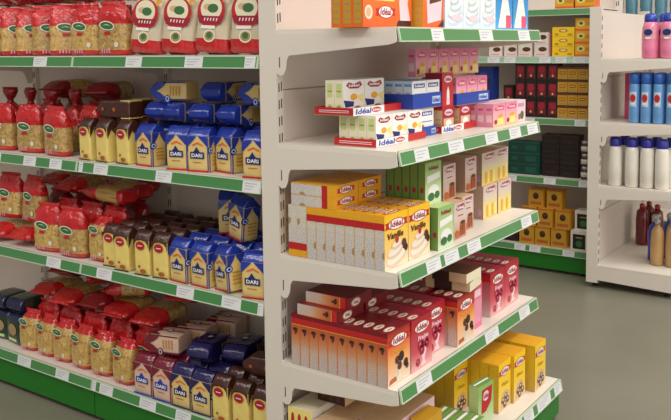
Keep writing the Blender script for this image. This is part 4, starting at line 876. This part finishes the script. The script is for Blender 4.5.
for i, x in enumerate((-.287, -.2, -.113)):
    bag('tria', x, .06, z, 'brown and yellow semolina pack on the bottom shelf, %s from the white post' % ORD[2 - i], 'semolina pack', SP, .05)
    for k in range(4): bag('tria', x, .13 + .066 * k, z, 'brown semolina pack, bottom shelf, row %s back, %s from the white post' % (('two', 'three', 'four', 'five')[k], ORD[2 - i]), 'semolina pack', SP)
lie('tria_lie', -.085, .15, z + .154, 'brown semolina pack lying across the bottom shelf packs, near one', 'semolina pack', SP, -PI / 2 + .2, .032)
lie('tria_lie', -.085, .25, z + .154, 'brown semolina pack lying across the bottom shelf packs, far one', 'semolina pack', SP, -PI / 2 + .2, .032)

# ------------------------------------------------------------------ bottles
def bottle(kind, name, prof, body, cap_prof, cap, label=None, r=.03, n=24):
    b = MB(); b.lathe(prof, body, n); c = MB(); c.lathe(cap_prof, cap, n); ps = [('cap', c)]
    if label:
        z0, z1, m, ang = label; l = MB(); R_ = r + .0008
        l.rings([[(R_ * math.cos(a), R_ * math.sin(a), zz) for a in [PI * 1.5 - ang + 2 * ang * i / 8 for i in range(9)]] for zz in (z0, z1)], m, False, False); l.f = [q for q in l.f if abs(q[0] - q[1]) < 7]; l.m = l.m[:len(l.f)]; l.sm = l.sm[:len(l.f)]
        ps.append(('label', l))
        e = MB(); f = Face((0, -r - .002, 0), (1, 0, 0), (0, 0, 1)); zc = (z0 + z1) / 2
        f.oval(e, 0, zc + .006, r * .5, (z1 - z0) * .26, 'navy' if kind == 'pinkb' else 'red', .0006); f.poly(e, [(-r * .4, zc - .02), (r * .4, zc - .02), (r * .2, zc - .03), (-r * .2, zc - .03)], 'white', .0006)
        ps.append(('emblem', e))
    proto(kind, name, b, ps)
bottle('pinkb', 'lotion_bottle', [(.034, 0), (.042, .006), (.0445, .06), (.0435, .13), (.041, .165), (.034, .19), (.024, .2)], 'bottle_pink', [(.032, .193), (.033, .205), (.031, .228), (.022, .238), (.005, .24)], 'cap_blue', (.1, .165, 'film_pink', .9), .0446)
bottle('blueb', 'lotion_bottle', [(.024, 0), (.0285, .005), (.029, .08), (.028, .15), (.027, .2), (.0265, .212)], 'bottle_blue', [(.0268, .212), (.027, .25), (.026, .266), (.02, .272), (.004, .273)], 'cap_royal', (.09, .17, 'paleblue', .6), .0295)
bottle('whiteb', 'lotion_bottle', [(.032, 0), (.0365, .005), (.037, .1), (.0365, .195), (.033, .215), (.026, .224)], 'bottle_white', [(.029, .216), (.031, .224), (.0305, .256), (.024, .27), (.006, .272)], 'cap_indigo')
bottle('goldb', 'shampoo_bottle', [(.03, 0), (.036, .006), (.037, .08), (.036, .15), (.032, .19), (.022, .212), (.013, .22), (.012, .232)], 'bottle_gold', [(.014, .23), (.015, .25), (.008, .254), (.007, .27), (.015, .273), (.015, .282), (.004, .284)], 'cap_silver')
bottle('navyb', 'shampoo_bottle', [(.03, 0), (.034, .006), (.034, .14), (.03, .19), (.013, .21), (.012, .22)], 'cap_blue', [(.014, .22), (.015, .25), (.006, .262), (.004, .264)], 'cap_silver')
bottle('redb', 'shampoo_bottle', [(.03, 0), (.036, .006), (.036, .16), (.032, .21), (.014, .226)], 'bottle_red', [(.016, .224), (.016, .25), (.004, .256)], 'film_darkred')
bottle('aquab', 'water_bottle', [(.036, 0), (.04, .006), (.038, .04), (.041, .05), (.038, .1), (.041, .11), (.041, .17), (.03, .22), (.016, .245), (.014, .26)], 'bottle_aqua', [(.017, .258), (.017, .28), (.004, .283)], 'white')
LB = 'lotion bottles'
for i, (x, y) in enumerate(((.345, 2.735), (.44, 2.735), (.395, 2.83), (.48, 2.83))): put('pinkb', (x, y, ZR[0] + G0), 'pink lotion bottle with blue cap on the lotion shelving, %s' % ('nearest the panel in front', 'second in front', 'behind the front pair', 'behind, further along')[i], 'bottle', LB)
for i, x in enumerate((.268, .33, .394, .462)):
    for k in range(2): put('blueb', (x, 2.735 + .065 * k, ZR[1] + G0), 'light blue lotion bottle, %s row, %s from the panel' % (('front', 'second')[k], ORD[i]), 'bottle', LB)
for i, x in enumerate((.172, .262, .342, .42)):
    for k in range(2): put('whiteb', (x + .03 * k, 2.735 + .078 * k, ZR[2] + G0), 'white lotion bottle with indigo cap, %s row, %s from the panel' % (('front', 'second')[k], ORD[i]), 'bottle', LB)
for i, (x, y, kd, n) in enumerate(((.372, 2.87, 'goldb', 'gold shampoo bottle, nearest the panel'), (.452, 2.87, 'goldb', 'gold shampoo bottle, second from the panel'), (.43, 2.96, 'goldb', 'gold shampoo bottle behind the front pair'), (.33, 2.97, 'navyb', 'navy shampoo bottle behind the gold ones'),
        (.39, 3.06, 'navyb', 'navy shampoo bottle at the back beside red ones'), (.175, 3.30, 'redb', 'dark red shampoo bottle, nearest the panel'), (.19, 3.40, 'redb', 'dark red shampoo bottle, second from the near end'), (.26, 3.32, 'redb', 'dark red shampoo bottle standing out from the panel'))):
    put(kd, (x, y, ZR4 + G0), n + ', base shelf', 'bottle', 'shampoo bottles')
carton('redbox', 'hair_dye_carton', .08, .09, .26, {'x1': 'crimson', 'x0': 'crimson', 'y0': 'hotpink', 'y1': 'darkred', 'z1': 'darkred', 'z0': 'darkred'}, front=lambda r, f, w, h: f.rect(r, w * .2, h * .2, w * .8, h * .8, 'hotpink'))
for i in range(2): put('redbox', (.2, 2.98 + .1 * i, ZR[1] + G0), 'crimson carton behind the light blue lotion bottles, %s' % ('near one', 'far one')[i], 'carton', 'crimson cartons')
for i in range(8): put('aquab', (-.32 + .098 * i, 4.07, 1.50 + G0), 'aqua bottle above the lotion shelving, %s from the tea shelves' % ORD[i], 'bottle', 'aqua bottles')

# ------------------------------------------------------------------ tea and coffee shelving
def box_y(kind, name, w, d, h, fm, deco):
    """carton whose face looks -y"""
    r = MB(); r.box(-w / 2, w / 2, -d / 2, d / 2, 0, h, fm[0], {'y0': fm[0], 'x1': fm[1], 'x0': fm[1], 'z1': fm[2]}); f = Face((-w / 2, -d / 2, 0), (1, 0, 0), (0, 0, 1)); g = MB(); deco(g, f, w, h)
    proto(kind, name, r, [('face_print', g)])
box_y('ytea', 'tea_carton', .132, .1, .056, ('yellow', 'amber', 'amber'), lambda g, f, w, h: (f.oval(g, w * .5, h * .62, w * .2, h * .18, 'caramel'), f.oval(g, w * .5, h * .62, w * .14, h * .11, 'paleyellow', .0007), f.oval(g, w * .2, h * .25, w * .1, h * .14, 'gold'), f.oval(g, w * .8, h * .22, w * .12, h * .14, 'gold')))
box_y('otea', 'tea_carton', .11, .1, .072, ('amber', 'orange', 'brown'), lambda g, f, w, h: (f.rect(g, 0, 0, w, h * .16, 'orange'), f.oval(g, w * .3, h * .6, w * .2, h * .24, 'paleyellow'), f.oval(g, w * .3, h * .6, w * .1, h * .12, 'leaf', .0007), f.rect(g, w * .55, h * .4, w * .95, h * .7, 'gold')))
box_y('wtea', 'tea_carton', .085, .08, .07, ('offwhite', 'palepink', 'offwhite'), lambda g, f, w, h: (f.oval(g, w * .6, h * .6, w * .3, h * .2, 'brown'), f.rect(g, w * .1, h * .1, w * .8, h * .2, 'pink')))
box_y('coffee', 'coffee_carton', .064, .08, .107, ('black', 'darkred', 'black'), lambda g, f, w, h: (f.rect(g, w * .14, h * .1, w * .86, h * .86, 'darkred'), f.poly(g, [(w * .25, h * .84), (w * .75, h * .84), (w * .85, h * .6), (w * .5, h * .4), (w * .15, h * .6)], 'crimson', .0007), f.oval(g, w * .5, h * .3, w * .1, h * .07, 'tan', .0009), f.rect(g, w * .2, h * .1, w * .8, h * .18, 'black', .0009)))
box_y('ycof', 'tea_carton', .058, .09, .072, ('gold', 'amber', 'kraft'), lambda g, f, w, h: (f.rect(g, 0, h * .84, w, h, 'brown'), f.rect(g, w * .2, h * .4, w * .8, h * .62, 'brown'), f.rect(g, w * .24, h * .46, w * .76, h * .56, 'amber', .0007), f.rect(g, w * .1, h * .08, w * .9, h * .2, 'kraft')))
box_y('gtea', 'tea_carton', .2, .1, .066, ('bottlegreen', 'teal', 'teal'), lambda g, f, w, h: (f.rect(g, 0, h * .88, w, h, 'teal'), f.rect(g, w * .1, h * .3, w * .3, h * .6, 'teal'), f.rect(g, w * .55, h * .2, w * .9, h * .7, 'teal')))
box_y('btea', 'tea_carton', .11, .1, .062, ('black', 'darkbrown', 'darkbrown'), lambda g, f, w, h: (f.rect(g, 0, h * .9, w, h, 'darkbrown'), f.rect(g, w * .2, h * .3, w * .8, h * .5, 'darkbrown')))
box_y('nblue', 'tea_carton', .12, .1, .15, ('navy', 'blue', 'navy'), lambda g, f, w, h: (f.rect(g, w * .1, h * .2, w * .9, h * .5, 'film_dark'), f.oval(g, w * .5, h * .7, w * .2, h * .1, 'blue')))
box_y('ygold', 'tea_carton', .092, .085, .112, ('gold', 'amber', 'amber'), lambda g, f, w, h: (f.oval(g, w * .5, h * .62, w * .2, h * .18, 'darkbrown'), f.oval(g, w * .5, h * .68, w * .12, h * .08, 'brown', .0007), f.rect(g, w * .12, h * .14, w * .88, h * .3, 'caramel'), f.rect(g, 0, h * .93, w, h, 'caramel')))
box_y('bwhite', 'coffee_carton', .1, .09, .118, ('offwhite', 'offwhite', 'white'), lambda g, f, w, h: (f.rect(g, w * .13, h * .1, w * .87, h * .84, 'black'), f.oval(g, w * .5, h * .36, w * .2, h * .16, 'leaf', .0007), f.rect(g, w * .3, h * .64, w * .7, h * .7, 'kraft', .0007)))
def jar():
    b = MB(); b.lathe([(.02, 0), (.024, .004), (.024, .05), (.018, .06)], 'brown', 16); l = MB(); l.lathe([(.0245, .014), (.0245, .042)], 'offwhite', 16); c = MB(); c.lathe([(.02, .058), (.021, .062), (.021, .074), (.004, .075)], 'cap_silver', 16); proto('jar', 'coffee_jar', b, [('label', l), ('lid', c)])
jar()
TC = 'tea and coffee cartons'
def tea(kd, x, y, z, n, shelf): put(kd, (x, y, z + G0), '%s, %s' % (n, shelf), 'carton', TC)
z = ZW[1]
for k in range(3): tea('ytea', -.180, 2.92, z + .057 * k, 'yellow tea carton, %s of its stack of three' % ('lowest', 'middle', 'topmost')[k], 'upper tea shelf'); tea('otea', -.054, 2.92, z + .073 * k, 'orange-footed tea carton, %s of its stack by the white post' % ('lowest', 'middle', 'topmost')[k], 'upper tea shelf')
for k in range(2): tea('wtea', -.31, 2.9, z + .071 * k, 'pale tea carton beside the yellow stack, %s one' % ('lower', 'upper')[k], 'upper tea shelf'); tea('wtea', -.41, 2.9, z + .071 * k, 'pale tea carton partly hidden by the end shelving, %s one' % ('lower', 'upper')[k], 'upper tea shelf')
for k in range(2): tea('wtea', -.51 - .1 * k, 2.92, z, 'pale tea carton behind the end shelving, %s' % ('near', 'further')[k], 'upper tea shelf')
for k in range(2): tea('otea', (-.10, -.22)[k] + .05, 2.90, ZW[0], 'tea carton on top of the shelving, %s' % ('by the white post', 'second along')[k], 'top tea shelf')
z = ZW[2]
for r_ in range(3):
    for c_ in range(4): tea('coffee', -.447 + .0675 * c_, 2.92, z + .1085 * r_, 'red and black coffee carton, %s tier, %s from the yellow cartons' % (('lowest', 'middle', 'top')[r_], ORD[3 - c_]), 'middle tea shelf')
for r_ in range(4):
    for c_ in range(3): tea('ycof', -.183 + .0605 * c_, 2.92, z + .0765 * r_, 'gold tea carton, %s tier, %s from the white post' % (ORD[r_], ORD[2 - c_]), 'middle tea shelf')
tea('nblue', -.69, 2.93, z, 'navy carton standing behind the end shelving', 'middle tea shelf'); tea('nblue', -.69, 2.93, z + .1505, 'navy carton stacked on another', 'middle tea shelf'); tea('coffee', -.545, 2.97, z + .0785, 'single coffee carton apart from its block', 'middle tea shelf'); tea('wtea', -.545, 2.95, z, 'pale carton under the single coffee carton', 'middle tea shelf')
z = ZW[3]
for k in range(3): tea('gtea', -.425, 2.94, z + .067 * k, 'dark green tea carton, %s of its stack' % ('lowest', 'middle', 'topmost')[k], 'lower tea shelf')
for k in range(2): tea('gtea', -.64, 2.94, z + .067 * k, 'dark green tea carton behind the end shelving, %s' % ('lower', 'upper')[k], 'lower tea shelf')
for r_ in range(4):
    for c_ in range(2): tea('btea', -.26 + .113 * c_, 2.95, z + .063 * r_, 'black tea carton, %s tier, %s the green stack' % (ORD[r_], ('beside', 'second from')[c_]), 'lower tea shelf')
for k in range(3): put('jar', (-.05, 2.9, z + .076 * k + G0), 'small coffee jar by the white post, %s of three stacked' % ('lowest', 'middle', 'topmost')[k], 'jar', 'coffee jars')
z = ZW4
for c_ in range(3): tea('ygold', -.392 + .1 * c_, 2.905, z, 'gold cube carton in the lowest tier, %s from the black-labelled ones' % ORD[2 - c_], 'bottom tea shelf')
for c_ in range(3): tea('ygold', -.385 + .108 * c_, 2.907, z + .1128, 'gold cube carton in the second tier, %s from the black-labelled ones' % ORD[2 - c_], 'bottom tea shelf')
for c_ in range(2): tea('ygold', -.345 + .115 * c_, 2.93, z + .2256, 'gold cube carton in the top tier, %s' % ('further', 'nearer the white post')[c_], 'bottom tea shelf')
tea('bwhite', -.062, 2.89, z, 'white-edged black coffee carton, lower one', 'bottom tea shelf'); tea('bwhite', -.045, 2.91, z + .1186, 'white-edged black coffee carton, upper one', 'bottom tea shelf')
for c_ in range(2): tea('btea', -.51 - .115 * c_, 2.93, z, 'black carton beside the gold cubes, %s' % ('near', 'far')[c_], 'bottom tea shelf')


# ------------------------------------------------------------------ light
W = bpy.data.worlds.new('shop'); S.world = W; W.use_nodes = True
nt = W.node_tree; bg = nt.nodes['Background']; bg.inputs[0].default_value = rgb(238, 232, 224)
tc = nt.nodes.new('ShaderNodeTexCoord'); dp = nt.nodes.new('ShaderNodeVectorMath'); dp.operation = 'DOT_PRODUCT'
dp.inputs[1].default_value = (.93, -.1, .35)                     # world made brighter towards +x, added to light the end shelving
nt.links.new(tc.outputs['Generated'], dp.inputs[0])
mr = nt.nodes.new('ShaderNodeMapRange'); mr.inputs[1].default_value = -.3; mr.inputs[2].default_value = 1; mr.inputs[3].default_value = .27; mr.inputs[4].default_value = 1.5
nt.links.new(dp.outputs['Value'], mr.inputs[0]); nt.links.new(mr.outputs[0], bg.inputs[1])
def lamp(x, y, sx, sy, e, z=3.1):
    l = bpy.data.lights.new('ceiling_lamp', 'AREA'); l.shape = 'RECTANGLE'; l.size = sx; l.size_y = sy; l.energy = e; l.color = (1, .965, .92)
    o = bpy.data.objects.new('ceiling_lamp', l); COL.objects.link(o); o.location = (x, y, z)
lamp(1.9, .2, .5, 4.5, 66); lamp(-1.2, -1.9, 4.0, .5, 40); lamp(-.6, 1.9, 3.5, .4, 13); lamp(2.6, 3.2, .5, 3., 36)

# ------------------------------------------------------------------ camera
cam = bpy.data.cameras.new('camera'); co = bpy.data.objects.new('camera', cam); COL.objects.link(co); S.camera = co
yaw, pitch, roll = .6135, .0872, -.0119
F = Vector((-math.sin(yaw) * math.cos(pitch), math.cos(yaw) * math.cos(pitch), -math.sin(pitch)))
R = Vector((math.cos(yaw), math.sin(yaw), 0)); U = R.cross(F)
R, U = math.cos(roll) * R + math.sin(roll) * U, -math.sin(roll) * R + math.cos(roll) * U
M = Matrix((R, U, -F)).transposed().to_4x4(); M.translation = (1.5104, -1.8517, 1.3728); co.matrix_world = M
cam.sensor_width = 36; cam.lens = 36 * 823.7 / 671; cam.shift_y = -(210 - 117.54) / 671; cam.clip_start = .05
S.view_settings.view_transform = 'Standard'; S.view_settings.look = 'None'; S.view_settings.gamma = 1; S.view_settings.use_curve_mapping = False
S.view_settings.exposure = 0
